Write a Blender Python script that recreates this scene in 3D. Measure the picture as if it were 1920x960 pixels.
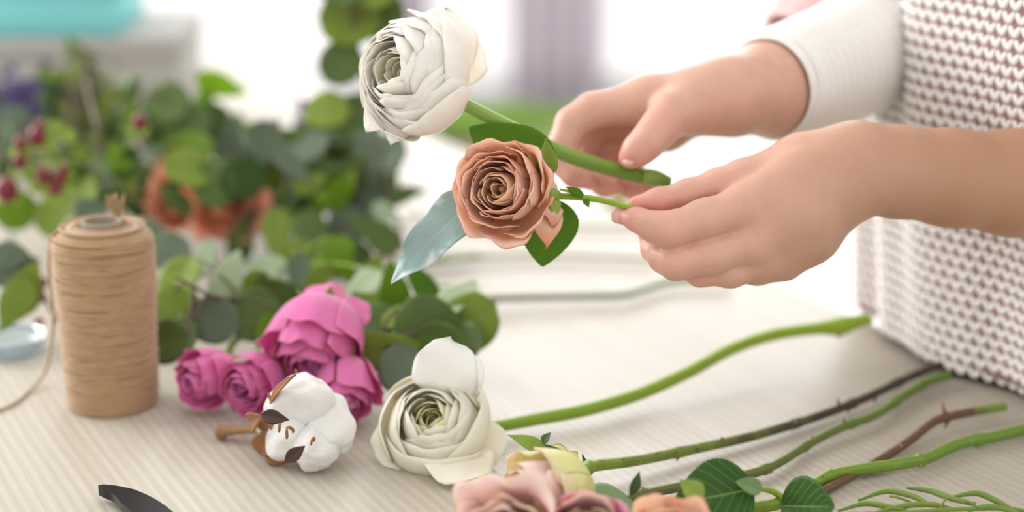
import bpy, math, random
import numpy as np
from mathutils import Vector
for o in list(bpy.data.objects): bpy.data.objects.remove(o, do_unlink=True)
S = bpy.context.scene
COL = S.collection
R = math.radians

# ------------------------------------------------------------------ camera, world, lights
CAMZ = 0.39; PITCH = R(15.5); FPX = 3200.0
cd = bpy.data.cameras.new('camera'); cam = bpy.data.objects.new('camera', cd); COL.objects.link(cam)
cam.location = (0, 0, CAMZ); cam.rotation_euler = (math.pi/2 - PITCH, 0, 0)
cd.sensor_width = 36; cd.lens = 60; cd.clip_start = 0.05; cd.clip_end = 60
cd.dof.use_dof = True; cd.dof.focus_distance = 0.955; cd.dof.aperture_fstop = 2.5; cd.dof.aperture_blades = 0
S.camera = cam
S.view_settings.view_transform = 'Standard'; S.view_settings.look = 'None'
S.view_settings.gamma = 1; S.view_settings.use_curve_mapping = False
S.view_settings.exposure = 0.30
w = bpy.data.worlds.new('daylight'); S.world = w; w.use_nodes = True
w.node_tree.nodes['Background'].inputs[0].default_value = (1.0, 0.98, 0.95, 1)
w.node_tree.nodes['Background'].inputs[1].default_value = 1.0
def area(name, loc, target, sx, sy, power, color):
    l = bpy.data.lights.new(name, 'AREA'); l.shape = 'RECTANGLE'; l.size = sx; l.size_y = sy
    l.energy = power; l.color = color
    o = bpy.data.objects.new(name, l); COL.objects.link(o); o.location = loc
    o.rotation_euler = (Vector(target) - Vector(loc)).to_track_quat('-Z', 'Y').to_euler()
    return o
area('window_light', (-2.5, 2.3, 1.3), (0.0, 1.1, 0.0), 2.0, 1.6, 78, (1.0, 0.985, 0.97))
area('far_window_light', (0.6, 5.6, 1.6), (0.0, 1.1, 0.0), 3.0, 2.0, 60, (0.97, 0.98, 1.0))

CAM = np.array([0, 0, CAMZ]); RT = np.array([1., 0, 0])
FW = np.array([0, math.cos(PITCH), -math.sin(PITCH)]); UP = np.array([0, math.sin(PITCH), math.cos(PITCH)])
def P(px, py, d): return CAM + d*(FW + (px-960)/FPX*RT + (480-py)/FPX*UP)
def H(px, py, z=0.0):
    r = FW + (px-960)/FPX*RT + (480-py)/FPX*UP
    return CAM + r*((z-CAMZ)/r[2])
def D(x, y, z):
    v = x*RT + y*UP - z*FW; return v/np.linalg.norm(v)

# ------------------------------------------------------------------ materials
class NT:
    def __init__(s, name):
        s.m = bpy.data.materials.new(name); s.m.use_nodes = True; s.t = s.m.node_tree
        s.b = s.t.nodes['Principled BSDF']; s.out = s.t.nodes['Material Output']
    def n(s, kind, **kw):
        nd = s.t.nodes.new(kind)
        for k, v in kw.items(): setattr(nd, k, v)
        return nd
    def l(s, a, b): s.t.links.new(a, b)
    def math(s, op, a, b=None, c=None, clamp=False):
        nd = s.n('ShaderNodeMath', operation=op); nd.use_clamp = clamp
        for i, v in enumerate((a, b, c)):
            if v is None: continue
            if isinstance(v, (int, float)): nd.inputs[i].default_value = v
            else: s.l(v, nd.inputs[i])
        return nd.outputs[0]
    def mix(s, f, a, b):
        nd = s.n('ShaderNodeMix', data_type='RGBA')
        for sock, v in ((nd.inputs[0], f), (nd.inputs[6], a), (nd.inputs[7], b)):
            if isinstance(v, tuple): sock.default_value = v if len(v) == 4 else v + (1,)
            elif isinstance(v, (int, float)): sock.default_value = v
            else: s.l(v, sock)
        return nd.outputs[2]
    def noise(s, scale, vec=None, detail=3, rough=.55, dist=0):
        nd = s.n('ShaderNodeTexNoise'); nd.inputs['Scale'].default_value = scale
        nd.inputs['Detail'].default_value = detail; nd.inputs['Roughness'].default_value = rough
        nd.inputs['Distortion'].default_value = dist
        if vec is not None: s.l(vec, nd.inputs['Vector'])
        return nd.outputs['Fac']
    def obj(s): return s.n('ShaderNodeTexCoord').outputs['Object']
    def uv(s):
        u = s.n('ShaderNodeUVMap'); sp = s.n('ShaderNodeSeparateXYZ'); s.l(u.outputs[0], sp.inputs[0])
        return u.outputs[0], sp.outputs[0], sp.outputs[1]
    def step(s, x, a, b):
        nd = s.n('ShaderNodeMapRange', interpolation_type='SMOOTHSTEP'); s.l(x, nd.inputs[0])
        nd.inputs[1].default_value = a; nd.inputs[2].default_value = b
        return nd.outputs[0]
    def map(s, vec, scale=(1, 1, 1), rot=(0, 0, 0)):
        nd = s.n('ShaderNodeMapping'); s.l(vec, nd.inputs[0]); nd.inputs[2].default_value = rot; nd.inputs[3].default_value = scale
        return nd.outputs[0]
    def bump(s, h, dist=.001, strength=1):
        nd = s.n('ShaderNodeBump'); nd.inputs['Distance'].default_value = dist; nd.inputs['Strength'].default_value = strength
        s.l(h, nd.inputs['Height']); s.l(nd.outputs[0], s.b.inputs['Normal']); return nd.outputs[0]
    def col(s, c):
        if isinstance(c, tuple): s.b.inputs['Base Color'].default_value = c if len(c) == 4 else c + (1,)
        else: s.l(c, s.b.inputs['Base Color'])
    def rough(s, r): s.b.inputs['Roughness'].default_value = r
    def transl(s, c, amt):
        tr = s.n('ShaderNodeBsdfTranslucent'); mx = s.n('ShaderNodeMixShader'); mx.inputs[0].default_value = amt
        if isinstance(c, tuple): tr.inputs[0].default_value = c + (1,)
        else: s.l(c, tr.inputs[0])
        s.l(s.b.outputs[0], mx.inputs[1]); s.l(tr.outputs[0], mx.inputs[2]); s.l(mx.outputs[0], s.out.inputs[0])
def plain(name, c, rough=.5, var=.0, vscale=60, metal=0):
    t = NT(name); t.rough(rough); t.b.inputs['Metallic'].default_value = metal
    if var:
        f = t.noise(vscale, t.obj()); t.col(t.mix(f, tuple(x*(1-var) for x in c), tuple(min(1, x*(1+var)) for x in c)))
    else: t.col(c)
    return t.m
def petal_mat(name, base, mid, tip, edge=None, transl=.35, rough=.55, mott=None):
    t = NT(name); uvv, u, v = t.uv()
    f = t.step(v, 0.05, .55); c = t.mix(f, base, mid); c = t.mix(t.step(v, .5, 1.0), c, tip)
    vein = t.noise(1.0, t.map(uvv, (26, 1.5, 1)), 3)
    c = t.mix(t.math('MULTIPLY', t.step(vein, .4, .75), .16), c, tuple(x*.85 for x in mid))
    if mott:
        g = t.noise(120, t.obj(), 4); c = t.mix(t.step(g, .52, .66), c, mott)
    if edge:
        eu = t.math('ABSOLUTE', t.math('SUBTRACT', u, .5)); e = t.math('MAXIMUM', t.step(v, .94, 1.0), t.step(eu, .46, .5))
        nz = t.step(t.noise(90, t.obj(), 2), .35, .6); c = t.mix(t.math('MULTIPLY', e, nz), c, edge)
    t.col(c); t.rough(rough); t.b.inputs['Specular IOR Level'].default_value = .3
    t.bump(vein, .0004, .35)
    t.transl(c, transl); return t.m
def leaf_mat(name, top, under, vein, transl=.22, rough=.4, vs=.5, nv=8.0, blotch=None):
    t = NT(name); uvv, u, v = t.uv()
    a = t.math('ABSOLUTE', t.math('SUBTRACT', u, .5))
    mid = t.math('SUBTRACT', 1.0, t.step(a, .006, .022))
    ph = t.math('FRACT', t.math('SUBTRACT', t.math('MULTIPLY', v, nv), t.math('MULTIPLY', a, nv*.8)))
    sv = t.math('SUBTRACT', 1.0, t.step(t.math('ABSOLUTE', t.math('SUBTRACT', ph, .5)), .03, .09))
    ve = t.math('MAXIMUM', mid, t.math('MULTIPLY', sv, .5))
    geo = t.n('ShaderNodeNewGeometry')
    nz = t.noise(45, t.obj(), 3)
    c = t.mix(nz, tuple(x*.75 for x in top), tuple(min(1, x*1.25) for x in top))
    if blotch: c = t.mix(t.step(t.noise(30, t.obj(), 3), .5, .62), c, blotch)
    c = t.mix(geo.outputs['Backfacing'], c, under)
    c = t.mix(t.math('MULTIPLY', ve, vs), c, vein)
    t.col(c); t.rough(rough+.08); t.b.inputs['Specular IOR Level'].default_value = .28
    t.bump(t.math('ADD', t.math('MULTIPLY', ve, -.6), t.noise(220, t.obj(), 2)), .0007, .6)
    t.transl(c, transl); return t.m
def stem_mat(name, a, b, t0=.2, t1=.8, rough=.45, spots=None):
    t = NT(name); uvv, u, v = t.uv()
    f = t.math('ADD', v, t.math('MULTIPLY', t.math('SUBTRACT', t.noise(60, t.obj(), 3), .5), .5))
    c = t.mix(t.step(f, t0, t1), a, b)
    if spots: c = t.mix(t.step(t.noise(240, t.obj(), 2), .62, .7), c, spots)
    t.col(c); t.rough(rough); t.bump(t.noise(1, t.map(uvv, (14, 30, 1)), 3), .0008, .5); return t.m

M = {}
M['ran'] = petal_mat('white_ranunculus_petal', (.97, .93, .76), (.985, .93, .86), (.985, .96, .91), transl=.34)
M['ran_in'] = petal_mat('inner_ranunculus_petal', (.78, .80, .30), (.97, .94, .70), (.98, .95, .85), transl=.34)
M['ranc'] = petal_mat('cream_ranunculus_petal', (.97, .93, .70), (.975, .935, .79), (.98, .95, .86), transl=.34)
M['ranc_in'] = petal_mat('inner_cream_petal', (.48, .66, .12), (.94, .93, .50), (.975, .94, .70), transl=.34)
M['white'] = petal_mat('loose_white_petal', (.9, .9, .85), (.94, .94, .92), (.95, .95, .94), transl=.4)
M['peach'] = petal_mat('peach_petal', (.96, .70, .38), (.96, .68, .50), (.96, .70, .58), edge=(.90, .48, .34), transl=.36)
M['peach_in'] = petal_mat('inner_peach_petal', (.96, .62, .32), (.975, .72, .50), (.975, .78, .60), edge=(.94, .60, .40), transl=.36)
M['guard'] = petal_mat('guard_petal', (.55, .60, .22), (.86, .62, .44), (.80, .34, .22), edge=(.72, .12, .18), transl=.3)
M['pink'] = petal_mat('magenta_petal', (.76, .20, .42), (.84, .15, .50), (.90, .36, .70), transl=.34)
M['pink_out'] = petal_mat('outer_magenta_petal', (.84, .45, .52), (.88, .27, .58), (.89, .26, .58), edge=(.84, .34, .44), transl=.34)
M['dusty'] = petal_mat('dusty_pink_petal', (.84, .80, .40), (.90, .68, .64), (.93, .76, .72), edge=(.74, .60, .28), transl=.34)
M['dusty_out'] = petal_mat('greenish_outer_petal', (.74, .78, .22), (.86, .86, .42), (.90, .78, .60), edge=(.40, .22, .14), transl=.35, mott=(.78, .74, .34))
M['dusty_in'] = petal_mat('mauve_inner_petal', (.45, .08, .15), (.68, .20, .32), (.86, .46, .58), transl=.34)
M['orange'] = petal_mat('orange_petal', (.90, .50, .22), (.92, .44, .28), (.93, .50, .34), transl=.3)
M['salmon'] = petal_mat('salmon_petal', (.97, .88, .78), (.97, .82, .70), (.96, .70, .52), edge=(.72, .30, .14), transl=.42)
M['rose_leaf'] = leaf_mat('rose_leaf', (.035, .105, .012), (.16, .26, .10), (.22, .36, .10), nv=7, vs=.75)
M['rose_leaf2'] = leaf_mat('bright_rose_leaf', (.09, .22, .006), (.20, .33, .12), (.16, .34, .05), nv=7, vs=.4, transl=.3)
M['under_leaf'] = leaf_mat('pale_leaf_underside', (.20, .32, .13), (.18, .30, .12), (.12, .22, .07), nv=8, vs=.5)
M['silver'] = leaf_mat('silvery_leaf', (.30, .44, .42), (.12, .24, .16), (.60, .68, .68), nv=9, vs=.5, rough=.22, blotch=(.74, .82, .86), transl=.1)
M['euc'] = leaf_mat('dark_eucalyptus_leaf', (.105, .17, .04), (.16, .24, .10), (.20, .28, .12), vs=.3, rough=.3)
M['dark'] = leaf_mat('deep_green_leaf', (.035, .085, .012), (.07, .13, .04), (.08, .16, .03), vs=.3, rough=.35)
M['euc2'] = leaf_mat('mid_eucalyptus_leaf', (.21, .30, .04), (.25, .34, .12), (.25, .34, .12), vs=.3, rough=.45)
M['euc3'] = leaf_mat('blue_eucalyptus_leaf', (.14, .19, .12), (.24, .31, .23), (.25, .32, .26), vs=.25, rough=.5)
M['euc4'] = leaf_mat('pale_eucalyptus_leaf', (.48, .60, .40), (.55, .66, .48), (.60, .70, .52), vs=.3, rough=.5)
M['lime'] = leaf_mat('lime_leaf', (.30, .52, .01), (.28, .5, .06), (.35, .6, .1), vs=.3, transl=.4)
M['green'] = leaf_mat('bright_green_leaf', (.16, .30, .012), (.15, .30, .06), (.2, .4, .08), vs=.3, transl=.3)
M['sepal'] = leaf_mat('sepal_green', (.30, .42, .08), (.42, .52, .20), (.38, .48, .14), vs=.2, transl=.25)
M['sepal_dk'] = leaf_mat('dark_sepal', (.08, .14, .05), (.10, .14, .06), (.1, .16, .06), vs=.2)
M['g_stem'] = stem_mat('fresh_green_stem', (.22, .36, .02), (.29, .44, .02))
M['h_stem'] = stem_mat('held_green_stem', (.24, .37, .07), (.16, .28, .03))
M['st_brown'] = stem_mat('brown_rose_stem', (.22, .33, .03), (.055, .035, .022), .15, .75, spots=(.10, .05, .03))
M['st_olive'] = stem_mat('olive_rose_stem', (.12, .14, .025), (.11, .20, .02), .3, .9, spots=(.17, .12, .05))
M['st_red'] = stem_mat('reddish_rose_stem', (.13, .06, .03), (.17, .28, .03), .78, .86, spots=(.18, .12, .05))
M['st_green'] = stem_mat('bright_rose_stem', (.17, .27, .015), (.12, .235, .015), spots=(.22, .28, .06))
M['twig'] = stem_mat('woody_twig', (.10, .09, .04), (.13, .08, .05), rough=.6)
M['fern'] = stem_mat('fern_green', (.15, .25, .03), (.20, .27, .04))
M['node'] = plain('node_tan', (.33, .30, .10), .6, .3, 200)
M['thorn'] = plain('thorn_brown', (.20, .075, .04), .5, .3, 200)
M['scar'] = plain('thorn_dark', (.04, .025, .02), .6)
M['pith'] = plain('cut_end', (.45, .48, .22), .7)

# ------------------------------------------------------------------ object helpers
def mesh(name, V, F, mat, parent=None, uv=None, smooth=True, loc=None, mats=None, fm=None):
    V = np.asarray(V, float)
    if parent is not None and loc is None: loc = np.array(parent['_o'])
    if loc is None: loc = np.zeros(3)
    me = bpy.data.meshes.new(name); me.from_pydata((V-loc).tolist(), [], F if isinstance(F, list) else F.tolist())
    if uv is not None:
        uv = np.asarray(uv); l = me.uv_layers.new(name='UVMap')
        idx = np.empty(len(me.loops), int); me.loops.foreach_get('vertex_index', idx)
        l.data.foreach_set('uv', uv[idx].ravel())
    if smooth: me.polygons.foreach_set('use_smooth', [True]*len(me.polygons))
    for m_ in (mats or [mat]): me.materials.append(m_)
    if fm is not None: me.polygons.foreach_set('material_index', fm)
    me.update()
    o = bpy.data.objects.new(name, me); COL.objects.link(o)
    if parent is not None: o.parent = parent; o['_o'] = parent['_o']
    else: o.location = loc; o['_o'] = list(map(float, loc))
    return o
def thing(name, label, cat, loc, group=None):
    o = bpy.data.objects.new(name, None); o.empty_display_size = .01; COL.objects.link(o)
    o.location = loc; o['_o'] = list(map(float, loc)); o['label'] = label; o['category'] = cat
    if group: o['group'] = group
    return o
def tag(o, label, cat, group=None):
    o['label'] = label; o['category'] = cat
    if group: o['group'] = group
    return o
def struct(o): o['kind'] = 'structure'; return o
def grid_faces(nu, nv):
    a = np.arange(nu-1)[:, None]*nv + np.arange(nv-1)[None]
    a = a.ravel(); return np.stack([a, a+nv, a+nv+1, a+1], 1)
def frame(ax, roll=0.):
    ax = ax/np.linalg.norm(ax); h = UP if abs(ax@UP) < .9 else RT
    x = np.cross(h, ax); x /= np.linalg.norm(x); y = np.cross(ax, x)
    c, s = math.cos(roll), math.sin(roll); return np.stack([c*x+s*y, -s*x+c*y, ax])
def spline(pts, n):
    p = np.asarray(pts, float); k = len(p); e = np.vstack([2*p[0]-p[1], p, 2*p[-1]-p[-2]])
    t = np.linspace(0, k-1, n); i = np.minimum(t.astype(int), k-2); f = (t-i)[:, None]
    a, b, c, d = e[i], e[i+1], e[i+2], e[i+3]
    return .5*(2*b+(c-a)*f+(2*a-5*b+4*c-d)*f**2+(3*b-a-3*c+d)*f**3)
def tube(pts, rad, n=24, seg=10, caps=True):
    """rad: scalar, or list matched to pts"""
    pts = np.asarray(pts, float); rr = np.full(len(pts), rad) if np.isscalar(rad) else np.asarray(rad, float)
    c = spline(np.hstack([pts, rr[:, None]]), n); r = np.maximum(c[:, 3], 1e-5); c = c[:, :3]
    tg = np.gradient(c, axis=0); tg /= np.linalg.norm(tg, axis=1)[:, None]+1e-12
    h = np.array([0, 0, 1.]) if abs(tg[0][2]) < .9 else np.array([1., 0, 0])
    x = np.cross(tg[0], h); x /= np.linalg.norm(x); X = []
    for t in tg:
        x = x-t*(x@t); x /= np.linalg.norm(x)+1e-12; X.append(x)
    X = np.array(X); Y = np.cross(tg, X)
    a = np.linspace(0, 2*math.pi, seg+1)[:-1]
    V = c[:, None]+r[:, None, None]*(np.cos(a)[None, :, None]*X[:, None]+np.sin(a)[None, :, None]*Y[:, None])
    V = V.reshape(-1, 3); F = []
    i = np.arange(n-1)[:, None]*seg; j = np.arange(seg)[None]; j2 = (j+1) % seg
    F = np.stack([(i+j).ravel(), (i+j2).ravel(), (i+seg+j2).ravel(), (i+seg+j).ravel()], 1).tolist()
    uv = np.stack([np.tile(np.arange(seg)/seg, n), np.repeat(np.linspace(0, 1, n), seg)], 1)
    if caps: F += [list(range(seg))[::-1], list(range((n-1)*seg, n*seg))]
    return V, F, uv
def merge(parts):
    V, F, U, k = [], [], [], 0
    for p in parts:
        V.append(np.asarray(p[0])); f = p[1] if isinstance(p[1], list) else p[1].tolist()
        F += [[i+k for i in q] for q in f]
        U.append(p[2] if len(p) > 2 and p[2] is not None else np.zeros((len(p[0]), 2))); k += len(p[0])
    return np.vstack(V), F, np.vstack(U)
def sph(c, r, n=12, m=8, axis=None):
    """ellipsoid: r scalar or 3 radii in frame(axis)"""
    r = np.ones(3)*r; t = np.linspace(0, math.pi, m+1); a = np.linspace(0, 2*math.pi, n+1)[:-1]
    V = np.stack([np.sin(t)[:, None]*np.cos(a), np.sin(t)[:, None]*np.sin(a), np.cos(t)[:, None]*np.ones(n)], -1).reshape(-1, 3)*r
    if axis is not None: V = V@frame(np.asarray(axis, float))
    i = np.arange(m)[:, None]*n; j = np.arange(n)[None]; j2 = (j+1) % n
    F = np.stack([(i+j).ravel(), (i+n+j).ravel(), (i+n+j2).ravel(), (i+j2).ravel()], 1)
    uv = np.stack([np.tile(np.arange(n)/n, m+1), np.repeat(np.linspace(0, 1, m+1), n)], 1)
    return V+np.asarray(c), F, uv
def lathe(prof, c, n=48, close=False):
    p = np.asarray(prof, float); k = len(p); a = np.linspace(0, 2*math.pi, n+1)[:-1]
    V = np.stack([p[:, 0][:, None]*np.cos(a), p[:, 0][:, None]*np.sin(a), p[:, 1][:, None]*np.ones(n)], -1).reshape(-1, 3)+np.asarray(c)
    i = np.arange(k-1)[:, None]*n; j = np.arange(n)[None]; j2 = (j+1) % n
    F = np.stack([(i+j).ravel(), (i+j2).ravel(), (i+n+j2).ravel(), (i+n+j).ravel()], 1).tolist()
    uv = np.stack([np.tile(np.arange(n)/n, k), np.repeat(np.linspace(0, 1, k), n)], 1)
    return V, F, uv
def box(c, s, rot=0., bev=.0):
    """bevelled box centre c, full sizes s, yaw rot"""
    hx, hy, hz = np.asarray(s)/2; b = min(bev if bev else .001, hx*.9, hy*.9, hz*.9)
    def ring(ix, z):
        x, y = hx-ix, hy-ix; q = b
        return [(x, y-q, z), (x-q, y, z), (-x+q, y, z), (-x, y-q, z), (-x, -y+q, z), (-x+q, -y, z), (x-q, -y, z), (x, -y+q, z)]
    V = np.array(ring(b*.9, -hz)+ring(0, -hz+b)+ring(0, hz-b)+ring(b*.9, hz)); F = [list(range(8))[::-1], list(range(24, 32))]
    for k in range(3):
        for j in range(8): F.append([k*8+j, k*8+(j+1) % 8, k*8+8+(j+1) % 8, k*8+8+j])
    cr, sr = math.cos(rot), math.sin(rot); V = V@np.array([[cr, sr, 0], [-sr, cr, 0], [0, 0, 1]])+np.asarray(c)
    return V, F, np.zeros((32, 2))
def bez(pts, t):
    p = [np.asarray(q, float)[None, :]*np.ones((len(t), 1)) for q in pts]; t = t[:, None]
    while len(p) > 1: p = [a*(1-t)+b*t for a, b in zip(p, p[1:])]
    return p[0]

# ------------------------------------------------------------------ petals, leaves, stems
def petal(prof, phi0, half, rng, tuck=.08, edge=.18, ruffle=.0, pw=2.4, tilt=.0, point=0., nu=13, nv=13):
    """patch of a cupped shell in flower space (axis +z)."""
    u = np.linspace(-1, 1, nu); v = np.linspace(0, 1, nv); U, V = np.meshgrid(u, v, indexing='ij')
    vv = V*(1-edge*np.abs(U)**pw+point*(1-np.abs(U))**2)
    rz = bez(prof, np.clip(vv, 0, 1.15).ravel()); r = rz[:, 0].reshape(U.shape); z = rz[:, 1].reshape(U.shape)
    hw = half*(.45+.55*np.sin(np.clip(V*1.25, 0, 1)*math.pi/2))
    a = phi0+U*hw; sc = max(p[0] for p in prof)
    p1, p2, p3 = [rng.uniform(0, 6.28) for _ in range(3)]
    r = r*(1+tuck*U*V)+sc*ruffle*V**3*(np.sin(U*4+p1)+.6*np.sin(U*9+p2))
    z = z+sc*ruffle*V**3*.8*np.sin(U*6+p3)
    X = np.stack([r*np.cos(a), r*np.sin(a), z], -1).reshape(-1, 3)
    ax = np.array([-math.sin(phi0), math.cos(phi0), 0]); t = tilt; c, s = math.cos(t), math.sin(t)
    X = X*c+np.cross(ax, X)*s+ax*(X@ax)[:, None]*(1-c)
    return X, grid_faces(nu, nv), np.stack([(U.ravel()+1)/2, V.ravel()], 1)
def add_petal(root, fr, c, pt, mat, name='petal', label=None):
    X, F, uv = pt; o = mesh(name, X@fr+c, F, mat, root, uv)
    sd = o.modifiers.new('thick', 'SOLIDIFY'); sd.thickness = .00035; sd.offset = 0
    if label: o['label'] = label
    return o
def leaf(base, tip, nrm, width, curl=.1, fold=.15, serr=0., shape='ovate', n=25, m=13, wav=.0, seed=0):
    base, tip = np.asarray(base, float), np.asarray(tip, float); ax = tip-base; L = np.linalg.norm(ax); ax /= L
    nrm = np.asarray(nrm, float); nrm = nrm-ax*(nrm@ax); nrm /= np.linalg.norm(nrm)+1e-9; sd = np.cross(nrm, ax)
    v = np.linspace(0, 1, n); u = np.linspace(-1, 1, m)
    if shape == 'round': w = np.sqrt(np.clip(1-(2*v-1)**2, 0, 1))
    elif shape == 'lance': w = np.sin(math.pi*v**.8)**1.1
    elif shape == 'narrow': w = np.sin(math.pi*v**.45)**1.0
    else: w = np.sin(math.pi*v**.72)**.75*(1-.12*v)
    w = np.maximum(w, .012)
    if serr: w = w*(1+serr*((v*18) % 1.0-.5)*np.sin(math.pi*v))
    V, U = np.meshgrid(v, u, indexing='ij'); W = w[:, None]*U*width/2
    off = curl*L*(V*(1-V)*2)-curl*L*.6*V**2+fold*np.abs(W)+wav*width*np.sin(V*14+seed+U*1.5)*np.abs(U)**2
    X = base+ax*(V[..., None]*L)+sd*W[..., None]+nrm*off[..., None]
    return X.reshape(-1, 3), grid_faces(n, m), np.stack([((U+1)/2).ravel(), V.ravel()], 1)
def add_leaf(root, mat, *a, name='leaf', label=None, **k):
    X, F, uv = leaf(*a, **k); o = mesh(name, X, F, mat, root, uv)
    sd = o.modifiers.new('thick', 'SOLIDIFY'); sd.thickness = .0005; sd.offset = 0
    if label: o['label'] = label
    return o
def add_tube(root, name, pts, rad, mat, n=40, seg=12, label=None):
    V, F, uv = tube(pts, rad, n, seg); o = mesh(name, V, F, mat, root, uv)
    if label: o['label'] = label
    return o
def stub(root, name, p, d, r, L, mat):
    """thorn or bud stub at p growing along d"""
    d = np.asarray(d, float); d /= np.linalg.norm(d)
    side = np.cross(d, [0, 0, 1.]); side = side/(np.linalg.norm(side)+1e-9)
    pts = [p-d*r*.6, p+d*L*.35, p+d*L*.75+side*L*.12, p+d*L+side*L*.3]
    V, F, uv = tube(pts, [r*1.5, r, r*.55, r*.12], 8, 8); return mesh(name, V, F, mat, root, uv)

def ranunculus(root, c, ax, rad, Ht, mo, mi, seed=1, layers=11, roll=0., hole=.12, lip=0.9, dip=.45, pk=.5, fall=.35, pwr=.92, kout=6):
    rng = random.Random(seed); fr = frame(np.asarray(ax), roll)
    for i in range(layers):
        f = (i+1)/layers; Ri = rad*(hole+(1-hole)*f**pwr); k = 4 if i < 3 else 5 if i < 7 else kout
        top = Ht*(dip+(1-dip)*math.sin(min(1, f/pk)*math.pi/2)-fall*max(0, f-pk)/(1-pk))
        for j in range(k):
            ph = 2*math.pi*(j+.5*(i % 2)+rng.uniform(-.22, .22))/k+i*.35
            t = top*(1+rng.uniform(-.07, .06)); ri = Ri*(1+rng.uniform(-.04, .04))
            lp = (lip-.22*(1-f))*rng.uniform(.93, 1.04)+(.10 if i == layers-1 else 0)
            prof = [(.12*rad, 0), (ri*1.05, -.02*Ht), (ri*1.14, .38*t), (ri*1.10, .82*t), (ri*lp, t)]
            pt = petal(prof, ph, math.pi/k*1.45, rng, .10, .22, .012+.010*f, tilt=rng.uniform(-.05, .05), nu=15, nv=13)
            add_petal(root, fr, c, pt, mi if i < layers*.36 else mo)
    # pale green heart
    parts = []
    for i in range(40):
        a = i*2.4; q = rad*hole*.75*math.sqrt(i/40); parts.append(sph(np.array([q*math.cos(a), q*math.sin(a), Ht*(dip*.62)+.002*(1-i/40)]), .0011, 6, 4))
    V, F, uv = merge(parts); V2, F2, u2 = sph([0, 0, Ht*dip*.3], [rad*hole, rad*hole, Ht*dip*.34], 12, 8)
    V, F, uv = merge([(V, F, uv), (V2, F2, u2)]); mesh('flower_heart', V@fr+c, F, M['heart'], root, uv)
    return fr
M['heart'] = plain('ranunculus_heart', (.25, .40, .10), .6, .3, 300)
M['rheart'] = plain('rose_heart', (.85, .55, .28), .6, .3, 300)

def rose(root, c, ax, rad, Ht, mo, mi, seed=1, n=34, roll=0., flare=.25, outer=6, mout=None, ruffle=.02, cup=.86, inner_h=.86, open_=1.0, edge=.2):
    rng = random.Random(seed); fr = frame(np.asarray(ax), roll); phi = 0
    for i in range(n):
        f = (i+.5)/n; phi += 2.399+rng.uniform(-.25, .25)
        Ri = rad*(.10+.80*f**.85)*open_; h = Ht*(inner_h+(1-inner_h)*math.sin(min(1, f*1.6)*math.pi/2)-.10*f**3)*(1+rng.uniform(-.04, .04))
        Ri *= 1+rng.uniform(-.07, .07); half = (1.25-.45*f)*rng.uniform(.8, 1.1); fl = cup+(1.0-cup)*f+flare*max(0, f-.45)/.55*rng.uniform(.6, 1.1)
        prof = [(.10*rad, 0), (Ri*1.0+.05*rad, .02*Ht), (Ri*1.12, .45*h), (Ri*1.05, .9*h), (Ri*fl, h)]
        if f > .55: prof = [(.10*rad, 0), (Ri*1.05, .0), (Ri*1.10, .5*h), (Ri*.98, 1.0*h), (Ri*fl*1.02, h*(1.02-.12*(f-.55)))]
        pt = petal(prof, phi, half, rng, rng.choice((.2, .16, -.12)) if f < .6 else .08, edge*rng.uniform(.6, 1.4), ruffle*(.5+f), tilt=rng.uniform(-.09, .06), nu=15, nv=15, point=rng.choice((0, 0, .05)))
        add_petal(root, fr, c, pt, mi if f < .42 else mo)
    for j in range(outer):
        phi = 2*math.pi*j/outer+rng.uniform(-.3, .3); h = Ht*rng.uniform(.72, .92); ri = rad*rng.uniform(.92, 1.0)
        prof = [(.10*rad, 0), (ri*1.0, -.02*Ht), (ri*1.05, .45*h), (ri*.98, .95*h), (ri*(1.0+flare*rng.uniform(.7, 1.5)), h*.92)]
        pt = petal(prof, phi, .62+.9/outer, rng, .08, .22, ruffle*1.6, tilt=rng.uniform(.0, .14), nu=17, nv=17, point=.05)
        add_petal(root, fr, c, pt, mout or mo)
    V, F, uv = sph([0, 0, Ht*.36], [rad*.12, rad*.12, Ht*.38], 12, 8); mesh('flower_heart', V@fr+c, F, M['rheart'], root, uv)
    V, F, uv = lathe([(.0, -.22*rad), (.10*rad, -.2*rad), (.20*rad, -.08*rad), (.16*rad, .04*rad), (0, .06*rad)], (0, 0, 0), 16)
    mesh('receptacle', V@fr+c, F, M['sepal'], root, uv)
    return fr
def sepals(root, fr, c, rad, L, n=5, back=.6, mat=None, seed=0, wid=.35):
    rng = random.Random(seed)
    for j in range(n):
        a = 2*math.pi*j/n+rng.uniform(-.2, .2); d = np.array([math.cos(a), math.sin(a), 0])
        b = c+(d*rad*.12)@fr; t = c+((d*math.sin(back)+np.array([0, 0, math.cos(back)]))*L)@fr
        add_leaf(root, mat or M['sepal'], b, t, (d*math.cos(back)-np.array([0, 0, math.sin(back)]))@fr, L*wid, curl=-.15, fold=.2, shape='lance', n=13, m=7, name='sepal')

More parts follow.
